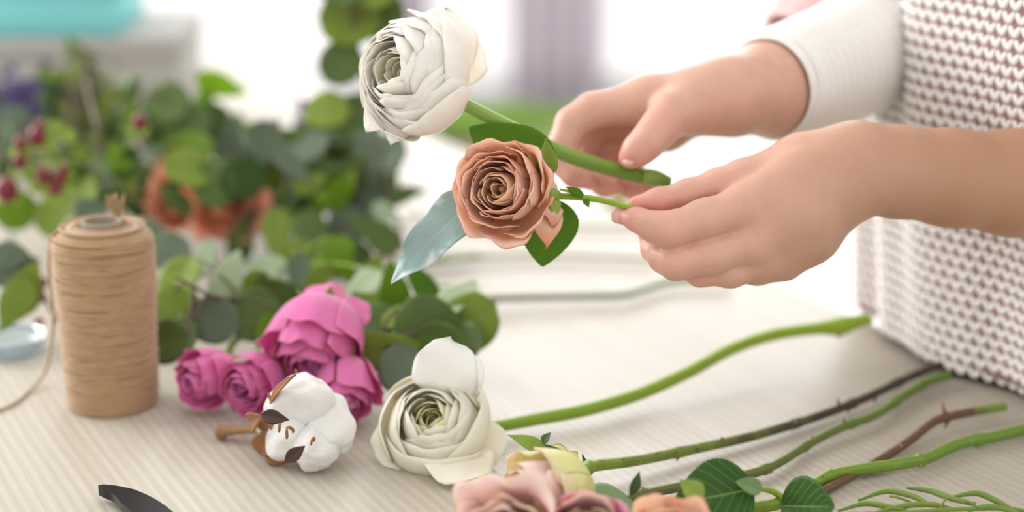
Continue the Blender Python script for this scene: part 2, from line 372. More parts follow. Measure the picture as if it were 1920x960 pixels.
# ================================================================== THE SETTING
FZ = -0.75
t = NT('pale_floor'); c = t.mix(t.noise(3, t.obj()), (.80, .79, .76), (.86, .85, .84)); t.col(c); t.rough(.35); M['floor'] = t.m
V, F, uv = box((0, 2.9, FZ-.03), (9, 7.6, .06)); struct(mesh('floor', V, F, M['floor'], loc=(0, 2.9, FZ)))
M['wallp'] = plain('white_plaster', (.88, .88, .89), .8, .02, 8)
WY = 6.25
parts = [box((0, WY+.08, 1.75), (9, .12, .5)), box((-4.2, WY+.08, .5), (.6, .12, 2.5)), box((4.2, WY+.08, .5), (.6, .12, 2.5))]
V, F, uv = merge(parts); struct(mesh('wall_back', V, F, M['wallp'], loc=(0, WY, FZ)))
M['frame'] = plain('white_window_frame', (.86, .86, .88), .4)
t = NT('clear_glass'); t.b.inputs['Transmission Weight'].default_value = 1; t.b.inputs['Roughness'].default_value = 0; t.b.inputs['IOR'].default_value = 1.02; t.col((1, 1, 1)); M['glass'] = t.m
wx = [-3.9, -2.35, -.4, .16, 1.9, 3.9]
for k, (a, b) in enumerate(zip(wx, wx[1:])):
    w_ = b-a; ps = [box((a+.03, WY+.06, .375), (.06, .06, 2.25)), box((b-.03, WY+.06, .375), (.06, .06, 2.25)), box(((a+b)/2, WY+.06, 1.47), (w_, .06, .06)), box(((a+b)/2, WY+.06, FZ+.05), (w_, .06, .10))]
    V, F, uv = merge(ps); fo = struct(mesh('window_%d' % (k+1), V, F, M['frame'], loc=((a+b)/2, WY+.06, FZ)))
    V, F, uv = box(((a+b)/2, WY+.06, .4), (w_-.1, .006, 2.1)); mesh('window_pane', V, F, M['glass'], fo)
t = NT('mauve_curtain'); t.col((.74, .69, .73)); t.rough(.9); t.transl((.80, .75, .80), .5); M['curtain'] = t.m
def curtain(x0, x1, label, folds):
    n = 120; xs = np.linspace(x0, x1, n); zs = np.linspace(FZ+.02, 1.5, 12); X, Z = np.meshgrid(xs, zs, indexing='ij')
    Y = WY-.12+.035*np.sin((X-x0)/(x1-x0)*2*math.pi*folds)*(1-.25*(Z+.75)/2.2)
    V = np.stack([X, Y, Z], -1).reshape(-1, 3); r = thing('curtain', label, 'curtain', ((x0+x1)/2, WY-.12, FZ), 'long curtains at the far windows')
    o = mesh('drape', V, grid_faces(n, 12), M['curtain'], r); sd = o.modifiers.new('thick', 'SOLIDIFY'); sd.thickness = .004
    V, F, uv = tube([(x0-.05, WY-.12, 1.52), ((x0+x1)/2, WY-.12, 1.52), (x1+.05, WY-.12, 1.52)], .012, 6, 10); mesh('curtain_rod', V, F, M['frame'], r)
curtain(-.47, -.29, 'narrow mauve curtain hanging behind the held white ranunculus', 3)
curtain(.00, .33, 'wide mauve curtain hanging behind the far hand', 4)

# table: pale wood, boards run away to the left
TA = R(27)  # yaw
e_dir = np.array([-math.sin(TA), math.cos(TA), 0]); n_dir = np.array([math.cos(TA), math.sin(TA), 0])
E0 = np.array([.312, 1.136, 0])       # point on the right edge
def T(a, b, z): return E0+e_dir*a-n_dir*b+np.array([0, 0, z])
t = NT('whitewashed_wood'); ob = t.obj()
mp = t.map(ob, (1, 1, 1)); wv = t.n('ShaderNodeTexWave'); wv.wave_type = 'BANDS'; wv.bands_direction = 'X'; t.l(mp, wv.inputs[0])
wv.inputs['Scale'].default_value = 45; wv.inputs['Distortion'].default_value = 1.6; wv.inputs['Detail'].default_value = 2; wv.inputs['Detail Scale'].default_value = .35
g1 = t.noise(1, t.map(ob, (420, 6, 1)), 3); g2 = t.noise(1, t.map(ob, (60, 1.4, 1)), 3)
f = t.math('ADD', t.math('MULTIPLY', t.step(wv.outputs['Fac'], .1, .95), .22), t.math('ADD', t.math('MULTIPLY', g1, .50), t.math('MULTIPLY', g2, .5)))
c = t.mix(t.step(f, .25, 1.05), (.465, .415, .34), (.595, .55, .475)); t.col(c); t.rough(.42); t.bump(f, .0006, .5); M['table'] = t.m
tb = thing('work_table', 'long whitewashed wooden table top under all the cut flowers', 'table', T(0.5, .6, FZ))
LX, LY = 1.25, 2.3
V, F, uv = box((0, 0, 0), (LX, LY, .035), 0, .003)
top = mesh('table_top', V, F, M['table'], loc=(0, 0, 0)); top.parent = tb
ctr = T(.40, LX/2, -.0175); top.rotation_euler = (0, 0, TA); top.location = Vector(ctr-np.array(tb['_o']))
for sa in (-1, 1):
    for sb in (-1, 1):
        q = T(.40+sa*(LY/2-.08), LX/2+sb*(LX/2-.08), 0); V, F, uv = box((q[0], q[1], FZ/2-.018), (.06, .06, -FZ-.036), TA, .004); mesh('leg', V, F, M['frame'], tb)

# low bench with greenery behind the table
bp = P(960, 236, 2.9); bz = bp[2]-.03
M['bench'] = plain('olive_bench_wood', (.36, .32, .14), .6, .2, 20)
br = thing('wooden_bench', 'low olive wooden bench behind the table, under a green sheaf', 'bench', (bp[0]-.08, bp[1]+.1, FZ))
V, F, uv = box((bp[0]-.08, bp[1]+.12, bz-.018), (.62, .26, .03), 0, .004); mesh('seat', V, F, M['bench'], br)
for sx in (-1, 1):
    for sy in (-1, 1): V, F, uv = box((bp[0]-.08+sx*.27, bp[1]+.12+sy*.09, (bz-.03+FZ)/2), (.04, .04, bz-.03-FZ), 0, .003); mesh('leg', V, F, M['bench'], br)
gr = thing('green_sheaf', 'loose sheaf of long green blades on the low bench', 'greenery', (bp[0], bp[1], bz))
rg = random.Random(5); ps = []
for i in range(46):
    y = bp[1]+.12+rg.uniform(-.1, .1); x0 = bp[0]-.22+rg.uniform(-.05, .05); z = bz+.004+rg.uniform(0, .015)
    ps.append(leaf((x0, y, z), (x0+rg.uniform(.25, .42), y+rg.uniform(-.05, .05), z+rg.uniform(0, .02)), (0, -.4, 1), rg.uniform(.012, .03), curl=.06, shape='narrow', n=9, m=5))
V, F, uv = merge(ps); mesh('foliage', V, F, M['green'], gr, uv)

# boxes and turquoise tray, far left
t = NT('ribbed_white_card'); t.col((.42, .41, .385)); t.rough(.7); M['card'] = t.m
M['turq'] = plain('turquoise_card', (.22, .66, .68), .45)
M['tissue'] = plain('white_tissue', (.9, .95, .95), .8)
bx = H(325, 272)
def carton(loc, s, label, z0=0.):
    r = thing('cardboard_box', label, 'box', (loc[0], loc[1], z0), 'white boxes at the far left')
    V, F, uv = box((loc[0], loc[1], z0+s[2]/2-.006), (s[0], s[1], s[2]-.012), .06, .002); mesh('box_body', V, F, M['card'], r)
    V, F, uv = box((loc[0], loc[1], z0+s[2]-.012), (s[0]+.005, s[1]+.005, .024), .06, .002); mesh('lid', V, F, M['card'], r)
carton((bx[0]-.17, bx[1]+.12), (.34, .22, .118), 'larger white box carrying the turquoise tray')
carton((bx[0]-.30, bx[1]-.09), (.20, .15, .082), 'smaller white box at the left edge in front of the larger one')
tr = thing('gift_tray', 'turquoise tray lined with white tissue on top of the white box', 'tray', (bx[0]-.19, bx[1]+.12, .118))
tc = np.array([bx[0]-.20, bx[1]+.11, .1185]); ww, dd, hh = .27, .19, .05
ps = [box(tc+[0, 0, .002], (ww, dd, .004), .06, .001)]
cr, sr = math.cos(.06), math.sin(.06)
def rr(x, y): return np.array([x*cr-y*sr, x*sr+y*cr, 0])
for x, y, a, b in ((0, -dd/2, ww, .005), (0, dd/2, ww, .005), (-ww/2, 0, .005, dd), (ww/2, 0, .005, dd)):
    ps.append(box(tc+rr(x, y)+[0, 0, hh/2], (a, b, hh), .06, .002)); ps.append(box(tc+rr(x, y)+[0, 0, hh], (a+.012, b+.012, .006), .06, .002))
V, F, uv = merge(ps); mesh('tray_body', V, F, M['turq'], tr)
n = 30; gx, gy = np.meshgrid(np.linspace(-ww/2+.006, ww/2-.006, n), np.linspace(-dd/2+.006, dd/2-.006, n), indexing='ij')
gz = .040+.004*np.sin(gx*90)*np.sin(gy*70+1)+.003*np.sin(gx*170+gy*120)
V = np.stack([gx*cr-gy*sr, gx*sr+gy*cr, gz], -1).reshape(-1, 3)+tc; mesh('tissue_lining', V, grid_faces(n, n), M['tissue'], tr)

# ================================================================== PERSON
def surface_nets(f, org, h):
    s = f < 0; nx, ny, nz = f.shape
    cell = np.zeros((nx-1, ny-1, nz-1), np.int8)
    for i in (0, 1):
        for j in (0, 1):
            for k in (0, 1): cell += s[i:nx-1+i, j:ny-1+j, k:nz-1+k]
    act = (cell > 0) & (cell < 8); idx = -np.ones(act.shape, int); A = np.argwhere(act); idx[act] = np.arange(len(A))
    acc = np.zeros((len(A), 3)); cnt = np.zeros(len(A)); C = [(i, j, k) for i in (0, 1) for j in (0, 1) for k in (0, 1)]
    for a in C:
        for ax in range(3):
            if a[ax]: continue
            b = list(a); b[ax] = 1
            fa = f[A[:, 0]+a[0], A[:, 1]+a[1], A[:, 2]+a[2]]; fb = f[A[:, 0]+b[0], A[:, 1]+b[1], A[:, 2]+b[2]]
            x = (fa < 0) != (fb < 0); t_ = np.where(x, fa/(fa-fb+1e-30), 0); p = np.tile(np.array(a, float), (len(A), 1)); p[:, ax] += t_
            acc[x] += p[x]; cnt += x
    V = org+h*(A+acc/cnt[:, None]); F = []
    for ax in range(3):
        sl0 = [slice(None)]*3; sl1 = [slice(None)]*3; sl0[ax] = slice(0, -1); sl1[ax] = slice(1, None)
        a, b = s[tuple(sl0)], s[tuple(sl1)]; E = np.argwhere(a != b); o1, o2 = [(1, 2), (2, 0), (0, 1)][ax]
        ok = np.ones(len(E), bool)
        for o_ in (o1, o2): ok &= (E[:, o_] > 0) & (E[:, o_] < f.shape[o_]-1)
        E = E[ok]; d1 = np.zeros(3, int); d1[o1] = 1; d2 = np.zeros(3, int); d2[o2] = 1
        q = [idx[tuple((E-x).T)] for x in (d1*0, d1, d1+d2, d2)]; q = np.stack(q, 1); inside = a[tuple(E.T)]
        q[~inside] = q[~inside][:, ::-1]; F.append(q)
    return V, np.vstack(F)
def smin(a, b, k):
    h = np.maximum(k-np.abs(a-b), 0)/k; return np.minimum(a, b)-h*h*k*.25
class SDF:
    def __init__(s, lo, hi, h):
        s.lo = np.array(lo, float); s.h = h; s.n = np.ceil((np.array(hi)-s.lo)/h).astype(int)+1
        s.ax = [s.lo[i]+h*np.arange(s.n[i]) for i in range(3)]
    def new(s): return np.full(tuple(s.n), .2, np.float32)
    def cone(s, f, a, b, ra, rb, k, flat=None):
        a, b = np.asarray(a, float), np.asarray(b, float); m = max(ra, rb)+k+.006
        i0 = np.maximum(((np.minimum(a, b)-m-s.lo)/s.h).astype(int), 0); i1 = np.minimum(((np.maximum(a, b)+m-s.lo)/s.h).astype(int)+1, s.n)
        if (i1 <= i0).any(): return
        sl = tuple(slice(i0[i], i1[i]) for i in range(3)); g = np.meshgrid(*[s.ax[i][sl[i]] for i in range(3)], indexing='ij')
        d = b-a; L2 = d@d+1e-12; p = [g[i]-a[i] for i in range(3)]
        t_ = np.clip((p[0]*d[0]+p[1]*d[1]+p[2]*d[2])/L2, 0, 1); q = [p[i]-t_*d[i] for i in range(3)]
        dist = np.sqrt(q[0]**2+q[1]**2+q[2]**2)-(ra+(rb-ra)*t_)
        f[sl] = smin(f[sl], dist.astype(np.float32), k)
def chain(s, pts, k=.006):
    """pts: (px, py, depth, radius px)"""
    f = s.new(); W = [(P(*q[:3]), q[3]*q[2]/FPX) for q in pts]
    for (a, ra), (b, rb) in zip(W, W[1:]): s.cone(f, a, b, ra, rb, k)
    return f
def hand(palm, fingers, h=.0013, kp=.009, kf=.006, kk=.0010):
    allp = np.array([P(*q[:3]) for seg in palm+fingers for q in seg]); rm = .034
    s = SDF(allp.min(0)-rm, allp.max(0)+rm, h); fp = s.new()
    for seg in palm:
        W = [(P(*q[:3]), q[3]*q[2]/FPX) for q in seg]
        for (a, ra), (b, rb) in zip(W, W[1:]): s.cone(fp, a, b, ra, rb, kp)
    tot = fp.copy()
    for seg in fingers: tot = smin(tot, smin(fp, chain(s, seg), kf), kk)
    return surface_nets(tot, s.lo, h)
near_palm = [
    [(2330, 350, 1.08, 120), (2060, 345, 1.05, 106), (1900, 343, 1.035, 95), (1780, 333, 1.02, 86), (1680, 322, 1.01, 80), (1610, 315, 1.0, 76), (1560, 322, .995, 72)],
    [(1600, 322, 1.0, 74), (1500, 345, .99, 66), (1400, 385, .98, 44)],
    [(1590, 335, 1.0, 66), (1490, 400, .985, 62), (1412, 452, .983, 43)],
    [(1590, 330, 1.005, 64), (1500, 430, .995, 58), (1442, 480, .99, 39)],
    [(1585, 340, 1.01, 60), (1520, 440, 1.005, 46), (1470, 492, 1.0, 30)],
    [(1600, 295, 1.0, 58), (1500, 300, 1.0, 42), (1420, 325, 1.0, 30)]]
near_fing = [
    [(1480, 318, .998, 44), (1392, 334, .993, 33), (1345, 346, .992, 27), (1290, 362, .992, 24), (1235, 376, .993, 21), (1192, 382, .995, 15)],
    [(1400, 388, .98, 42), (1320, 411, .974, 35), (1256, 431, .972, 32), (1222, 424, .976, 25), (1195, 412, .984, 20), (1168, 406, .992, 14)],
    [(1412, 454, .983, 42), (1330, 478, .978, 34), (1268, 492, .977, 31), (1244, 484, .986, 25), (1226, 468, 1.0, 21), (1214, 450, 1.01, 16)],
    [(1442, 482, .99, 38), (1370, 509, .987, 28), (1312, 512, .989, 23), (1278, 498, 1.0, 22), (1258, 480, 1.012, 19), (1250, 462, 1.02, 15)],
    [(1470, 492, 1.0, 32), (1420, 507, .998, 25), (1372, 508, 1.0, 21), (1340, 500, 1.01, 18), (1320, 488, 1.02, 15)]]
far_palm = [
    [(1760, 20, 1.30, 92), (1600, 110, 1.19, 92), (1500, 148, 1.12, 88), (1440, 166, 1.09, 82), (1370, 180, 1.07, 70), (1310, 188, 1.06, 60)],
    [(1330, 178, 1.065, 54), (1220, 190, 1.065, 44), (1108, 208, 1.065, 30)],
    [(1320, 190, 1.075, 50), (1230, 215, 1.085, 42), (1130, 228, 1.09, 32)],
    [(1310, 200, 1.08, 44), (1250, 240, 1.09, 36), (1175, 262, 1.10, 28)],
    [(1320, 190, 1.06, 52), (1275, 208, 1.05, 42)]]
far_fing = [
    [(1300, 198, 1.055, 48), (1262, 212, 1.043, 40), (1236, 240, 1.035, 34), (1214, 266, 1.030, 30), (1194, 284, 1.030, 26), (1180, 297, 1.033, 19)],
    [(1110, 208, 1.065, 33), (1072, 232, 1.064, 29), (1056, 270, 1.062, 26), (1058, 305, 1.060, 23), (1078, 328, 1.055, 21), (1104, 338, 1.050, 17)],
    [(1130, 228, 1.09, 32), (1098, 262, 1.092, 27), (1094, 300, 1.088, 24), (1108, 330, 1.076, 22), (1132, 345, 1.064, 20), (1156, 347, 1.056, 17)],
    [(1165, 250, 1.10, 29), (1140, 285, 1.10, 25), (1140, 318, 1.094, 22), (1160, 340, 1.080, 20), (1184, 350, 1.068, 18), (1210, 348, 1.060, 15)],
    [(1190, 268, 1.10, 26), (1178, 300, 1.10, 21), (1188, 326, 1.094, 19), (1205, 340, 1.086, 17), (1224, 343, 1.08, 14)]]
Vn, Fn = hand(near_palm, near_fing); Vf, Ff = hand(far_palm, far_fing)
# torso frame: person faces the table edge
TN = -n_dir; TE = e_dir
TC = E0+n_dir*.108+TE*-.030   # centre of the body at table height
def torso_pt(a, z, k=1.0, off=0.):
    """a = angle, 0 faces the table, + toward the far side"""
    hw = .185*k; hd = .128*k
    ca, sa = np.cos(a), np.sin(a); ex = 2/2.5
    x = np.sign(ca)*np.abs(ca)**ex*(hd+off); y = np.sign(sa)*np.abs(sa)**ex*(hw+off)
    bul = .020*np.exp(-((z-.26)/.20)**2); x = x+bul*np.clip(ca, 0, 1)
    shift = .0
    p = TC[None]+x[:, None]*TN+y[:, None]*TE; p[:, 2] = z; return p
n_a, n_z = 48, 30; aa = np.linspace(-math.pi, math.pi, n_a+1)[:-1]; zz = np.linspace(-.72, .62, n_z); Vt = []
for z in zz: Vt.append(torso_pt(aa, np.full(n_a, z), .90 if z > .02 else .80))
Vt = np.vstack(Vt); i = np.arange(n_z-1)[:, None]*n_a; j = np.arange(n_a)[None]; j2 = (j+1) % n_a
Ft = np.stack([(i+j).ravel(), (i+j2).ravel(), (i+n_a+j2).ravel(), (i+n_a+j).ravel()], 1).tolist()+[list(range(n_a))[::-1], list(range((n_z-1)*n_a, n_z*n_a))]
V, F, uv = merge([(Vn, Fn), (Vf, Ff), (Vt, Ft)])
t = NT('skin'); at = t.n('ShaderNodeAttribute', attribute_name='flush'); nz = t.noise(70, t.obj(), 4)
c = t.mix(nz, (.56, .31, .225), (.69, .425, .33)); c = t.mix(t.math('MULTIPLY', at.outputs['Fac'], .95), c, (.76, .32, .28))
at2 = t.n('ShaderNodeAttribute', attribute_name='tan'); c = t.mix(at2.outputs['Fac'], c, (.40, .205, .115))
t.col(c); t.rough(.45); t.b.inputs['Subsurface Weight'].default_value = .35; t.b.inputs['Subsurface Radius'].default_value = (1, .35, .2); t.b.inputs['Subsurface Scale'].default_value = .003
wr = t.noise(1, t.map(t.obj(), (220, 220, 420)), 4); t.bump(wr, .0006, .35); M['skin'] = t.m
M['nail'] = plain('fingernail', (.72, .43, .36), .4)
person = thing('person', 'person in a white knitted sweater holding flowers over the table', 'person', (TC[0], TC[1], FZ))
body = mesh('body', V, F, M['skin'], person)
fl = np.zeros(len(V)); 
for lst, w0 in ((near_fing, 1.), (far_fing, 1.)):
    for sgm in lst:
        for q, amt in ((sgm[-1], 1.0), (sgm[-2], .6), (sgm[2], .45), (sgm[0], .35)):
            d = np.linalg.norm(V-P(*q[:3]), axis=1); fl = np.maximum(fl, amt*np.exp(-(d/.013)**2))
at_ = body.data.attributes.new('flush', 'FLOAT', 'POINT'); at_.data.foreach_set('value', fl)
tn = np.zeros(len(V)); nn = len(Vn); tn[:nn] = np.clip((V[:nn, 0]-.12)/.14, 0, 1)*.85+.05
at_ = body.data.attributes.new('tan', 'FLOAT', 'POINT'); at_.data.foreach_set('value', tn)
sm_ = body.modifiers.new('smooth', 'SMOOTH'); sm_.factor = .5; sm_.iterations = 2
def nail(px, py, d, dirv, nrm, L, w_):
    p = P(px, py, d); dv = D(*dirv); nv_ = D(*nrm); nv_ = nv_-dv*(nv_@dv); nv_ /= np.linalg.norm(nv_); sd_ = np.cross(nv_, dv)
    v = np.linspace(0, 1, 11); u = np.linspace(-1, 1, 9); Vv, Uu = np.meshgrid(v, u, indexing='ij')
    wv_ = (np.clip(1-(2*Vv-1)**4, 0, 1))**.5; X = p+dv*((Vv-.5)[..., None]*L)+sd_*(Uu*wv_*w_/2)[..., None]-nv_*(np.abs(Uu)**2*w_*.22+.02*L*(2*Vv-1)**2)[..., None]
    o = mesh('fingernail', X.reshape(-1, 3), grid_faces(11, 9), M['nail'], body); sd = o.modifiers.new('thick', 'SOLIDIFY'); sd.thickness = .0006; sd.offset = 1; return o
nail(1164, 404, .9885, (-.95, .25, -.15), (-.2, .1, .95), .011, .009)
nail(1206, 452, 1.004, (-.5, .8, -.3), (-.8, -.3, .5), .010, .009)
nail(1182, 292, 1.0265, (-.7, -.7, .1), (-.55, .55, .6), .012, .010)

# sweater: backing shell + knitted V stitches
M['yarn'] = NT('white_yarn'); t = M['yarn']; c = t.mix(t.noise(160, t.obj(), 3), (.84, .83, .81), (.93, .92, .91)); t.col(c); t.rough(.9)
t.b.inputs['Sheen Weight'].default_value = .3; t.bump(t.noise(1500, t.obj(), 2), .0004, .6); M['yarn'] = t.m
M['yarnp'] = plain('dusty_pink_yarn', (.30, .18, .165), .95, .15, 300)
def sweat_surf(a, z, off=0.):
    fold = .004*np.sin(a*9+z*5)+.003*np.sin(a*17-z*9+1)+.010*np.exp(-((a+.95-.05*np.sin(z*11))/.10)**2)
    kz = .80+.20*np.clip((z+.004)/.012, 0, 1)
    return torso_pt(a, z, kz[:, None] if False else kz, off+fold)
n_a, n_z = 260, 110; aa = np.linspace(-math.pi, math.pi, n_a+1)[:-1]; zz = np.concatenate([np.linspace(-.30, -.01, 14), np.linspace(-.004, .60, n_z-14)])
A_, Z_ = np.meshgrid(zz, aa, indexing='ij'); Vs = sweat_surf(Z_.ravel(), A_.ravel())
i = np.arange(n_z-1)[:, None]*n_a; j = np.arange(n_a)[None]; j2 = (j+1) % n_a
Fs = np.stack([(i+j).ravel(), (i+j2).ravel(), (i+n_a+j2).ravel(), (i+n_a+j).ravel()], 1).tolist()
sweater = mesh('sweater', Vs, Fs, M['yarnp'], person); sd = sweater.modifiers.new('thick', 'SOLIDIFY'); sd.thickness = .002
# arc-length samples of the outline
da = np.linspace(-2.2, 2.4, 1800); ref = sweat_surf(da, np.full(1800, .1)); arc = np.concatenate([[0], np.cumsum(np.linalg.norm(np.diff(ref, axis=0), axis=1))])
sx, sz = .0099, .0084; sv, sf, _ = sph([0, 0, 0], 1, 8, 6); SV, SF, kk = [], [], 0
rows = int(.59/sz); tot = 0
for rI in range(rows):
    z = .008+rI*sz; ss = np.arange(int(arc[-1]/sx))*sx+(sx/2 if rI % 2 else 0)
    a = np.interp(ss, arc, da); p0 = sweat_surf(a, np.full(len(a), z)+.0015*np.sin(a*6), .001); p1 = sweat_surf(a+.01, np.full(len(a), z)+.0015*np.sin(a*6+.06), .001)
    tx = p1-p0; tx /= np.linalg.norm(tx, axis=1)[:, None]; nx_ = -np.cross(tx, [0, 0, 1.]) 
    for sgn in (-1, 1):
        th = sgn*.50; ct, st = math.cos(th), math.sin(th)
        la = np.array([0, 0, 1.])*ct+tx*st; lb = tx*ct-np.array([0, 0, 1.])*st
        cen = p0+tx*(sgn*sx*.21)+nx_*.0006
        X = cen[:, None]+sv[None, :, 2:3]*la[:, None]*(sz*.52)+sv[None, :, 0:1]*lb[:, None]*(sx*.205)+sv[None, :, 1:2]*nx_[:, None]*.0024
        m_ = len(cen); SV.append(X.reshape(-1, 3)); SF.append((sf[None]+(np.arange(m_)*len(sv))[:, None, None]+kk).reshape(-1, 4)); kk += m_*len(sv)
o = mesh('knit_stitches', np.vstack(SV), np.vstack(SF), M['yarn'], sweater)
# sleeve and turned cuff on the far arm
def sleeve(name, pts, mat, ribs, amp, ring=0., parent=None, n=70, seg=96):
    pts = [(P(*q[:3]), q[3]*q[2]/FPX) for q in pts]; V, F, uv = tube([p for p, r in pts], [r for p, r in pts], n, seg, False)
    V = V.reshape(n, seg, 3); cc = V.mean(1, keepdims=True); d = V-cc; a = np.arange(seg)/seg*2*math.pi; v = np.linspace(0, 1, n)
    s = 1+amp*np.sin(a*ribs)[None, :, None]+ring*np.sin(v*34*math.pi)[:, None, None]*(1-.3*np.sin(a*3)[None, :, None]); V = cc+d*s
    o = mesh(name, V.reshape(-1, 3), F, mat, parent or person, uv); sd = o.modifiers.new('thick', 'SOLIDIFY'); sd.thickness = .003; sd.offset = 1; return o
M['cuff'] = plain('white_ribbed_knit', (.84, .82, .79), .9, .06, 200)
M['pinks'] = plain('pink_shirt', (.80, .50, .50), .85, .1, 60)
sleeve('sleeve_cuff', [(1442, 165, 1.088, 90), (1470, 156, 1.10, 99), (1520, 140, 1.13, 104), (1580, 115, 1.165, 106), (1680, 60, 1.24, 112)], M['cuff'], 44, .010, .012, sweater)
sleeve('shirt_sleeve', [(1475, 66, 1.20, 40), (1520, 20, 1.22, 62), (1590, -40, 1.26, 90), (1680, -110, 1.30, 110)], M['pinks'], 5, .05, .01, person, 40, 48)

# ================================================================== HELD FLOWERS
rc = P(770, 140, .985)
ax = D(-.62, .12, .78)
hr = thing('ranunculus', 'large white ranunculus held up by its long green stem', 'flower', P(862, 186, 1.0))
fr = ranunculus(hr, rc+(-ax)*.022+D(1, -.15, 0)*.001, ax, .0335, .046, M['ran'], M['ran_in'], 11, 13, hole=.10, lip=.86, dip=.55, pk=.55, fall=.30)
rng = random.Random(3)
def loose(root, base, tip, w_, nrm, mat, curl=.2, seed=0, fold=-.1, label=None, shape='ovate', wav=.05):
    return add_leaf(root, mat, base, tip, nrm, w_, curl=curl, fold=fold, shape=shape, n=17, m=15, wav=wav, seed=seed, name='petal', label=label)
b = P(835, 150, 1.0)
loose(hr, b, P(838, 8, 1.01), .038, D(.3, .1, 1), M['ran'], .25, 1, shape='round')
loose(hr, b, P(890, 60, 1.015), .036, D(.4, .1, 1), M['ran'], .25, 2, shape='round')
loose(hr, P(845, 150, 1.0), P(822, 246, .985), .026, D(.3, .0, 1), M['ran'], .15, 3)
loose(hr, P(840, 160, 1.0), P(857, 205, .99), .026, D(.4, -.1, 1), M['ran'], .15, 4)
loose(hr, P(780, 150, 1.0), P(735, 264, .985), .034, D(-.1, -.3, 1), M['ran'], .2, 5)
loose(hr, P(765, 150, 1.0), P(690, 242, .985), .034, D(-.2, -.3, 1), M['ran'], .2, 6)
add_leaf(hr, M['sepal'], P(845, 140, 1.005), P(864, 114, 1.01), D(0, 0, 1), .005, curl=.3, shape='lance', n=9, m=5, name='sepal')
add_tube(hr, 'stem', [P(830, 170, .998), P(862, 190, 1.0), P(950, 236, 1.01), P(1050, 285, 1.027), P(1130, 312, 1.037), P(1200, 331, 1.042), P(1256, 343, 1.045)],
         [.0040, .0037, .0043, .0046, .0046, .0042, .0032], M['h_stem'], 60, 14)
add_tube(hr, 'stem_bract', [P(1206, 330, 1.040), P(1230, 334, 1.040), P(1256, 338, 1.042)], [.0043, .0047, .0020], M['h_stem'], 12, 10)

pc = P(952, 366, .965); ax = D(-.34, .03, .94)
pr = thing('rose', 'open peach rose held in the near hand between finger and thumb', 'flower', P(1035, 368, .985))
fr = rose(pr, pc-ax*.014+D(-.2, 1, 0)*.003, ax, .0250, .034, M['peach'], M['peach_in'], 21, 30, flare=.13, outer=7, ruffle=.03, cup=.84, inner_h=.94, edge=.24)
loose(pr, P(1022, 372, .985), P(1027, 462, .968), .020, D(.3, 0, 1), M['guard'], .12, 2, label='green and pink mottled guard petal', shape='lance')
loose(pr, P(1020, 370, .985), P(1043, 420, .972), .018, D(.6, 0, 1), M['guard'], .2, 5)
loose(pr, P(1028, 385, .985), P(1010, 330, .972), .026, D(.8, 0, .6), M['peach'], .25, 7)
add_leaf(pr, M['sepal'], P(1022, 334, .975), P(1024, 262, .958), D(.2, 0, 1), .013, curl=.05, fold=.5, shape='lance', n=17, m=9, name='sepal', label='pale green sepal standing upright')
add_leaf(pr, M['sepal'], P(1034, 366, .985), P(1040, 410, .975), D(.5, 0, 1), .008, curl=.2, fold=.3, shape='lance', n=13, m=7, name='sepal')
V, F, uv = sph(P(1034, 366, .984), [.0042, .0042, .006], 12, 8, D(1, 0, -.2)); mesh('receptacle', V, F, M['sepal'], pr, uv)
add_tube(pr, 'stem', [P(1036, 367, .985), P(1075, 369, .985), P(1120, 374, .986), P(1160, 384, .988), P(1190, 393, .99), P(1230, 402, 1.0)], [.0020, .0019, .0018, .0016, .0016, .0016], M['g_stem'], 40, 10)
add_tube(pr, 'side_shoot', [P(1100, 373, .986), P(1080, 362, .984), P(1050, 355, .98)], [.0014, .0012, .0006], M['g_stem'], 12, 8)
add_leaf(pr, M['rose_leaf2'], P(1096, 370, .985), P(1062, 350, .978), D(0, .3, 1), .005, shape='lance', n=9, m=5, name='bract')
add_leaf(pr, M['rose_leaf2'], P(1096, 372, .985), P(1104, 388, .98), D(0, .3, 1), .004, shape='lance', n=9, m=5, name='bract')
add_leaf(pr, M['rose_leaf2'], P(1036, 330, 1.0), P(880, 240, 1.0), D(-.1, .1, 1), .040, curl=-.1, fold=.1, serr=.04, n=60, m=15)
add_leaf(pr, M['rose_leaf2'], P(1034, 372, .992), P(1016, 498, 1.0), D(.1, .1, 1), .038, curl=-.12, fold=.1, serr=.04, n=60, m=15)
add_leaf(pr, M['silver'], P(905, 360, 1.0), P(731, 528, .99), D(-.25, .1, 1), .029, curl=.12, fold=.25, n=60, m=17, wav=.12, label='silvery glossy leaf')

# ================================================================== FLOWERS ON THE TABLE
tc = H(812, 790, .026); ax = D(-.14, .46, .86)
tr_ = thing('ranunculus', 'cream ranunculus lying on the table facing the camera, stem stretched right', 'flower', H(930, 830, .0))
ranunculus(tr_, tc-ax*.020, ax, .0305, .034, M['ranc'], M['ranc_in'], 31, 9, hole=.07, lip=.80, dip=.42, pk=.7, fall=.15, pwr=1.35, kout=4)
base = tc-ax*.014
loose(tr_, base+D(.1, .5, 0)*.016, H(842, 646, .078), .040, D(-.1, -.1, 1), M['white'], .15, 1, shape='round', label='large pure white back petal')
loose(tr_, base+D(.5, .5, 0)*.02, H(892, 672, .062), .017, D(.1, 0, 1), M['white'], .2, 4, shape='round')
loose(tr_, base+D(.5, -.1, 0)*.01, H(868, 902, .007), .042, D(.1, .5, 1), M['ranc'], .03, 6, shape='round')
loose(tr_, base+D(.5, -.1, 0)*.01, H(945, 850, .007), .036, D(.3, .5, 1), M['ranc'], .03, 7, shape='round')
loose(tr_, base+D(-.4, -.1, 0)*.01, H(702, 852, .007), .036, D(-.3, .5, 1), M['ranc'], .03, 8, shape='round')
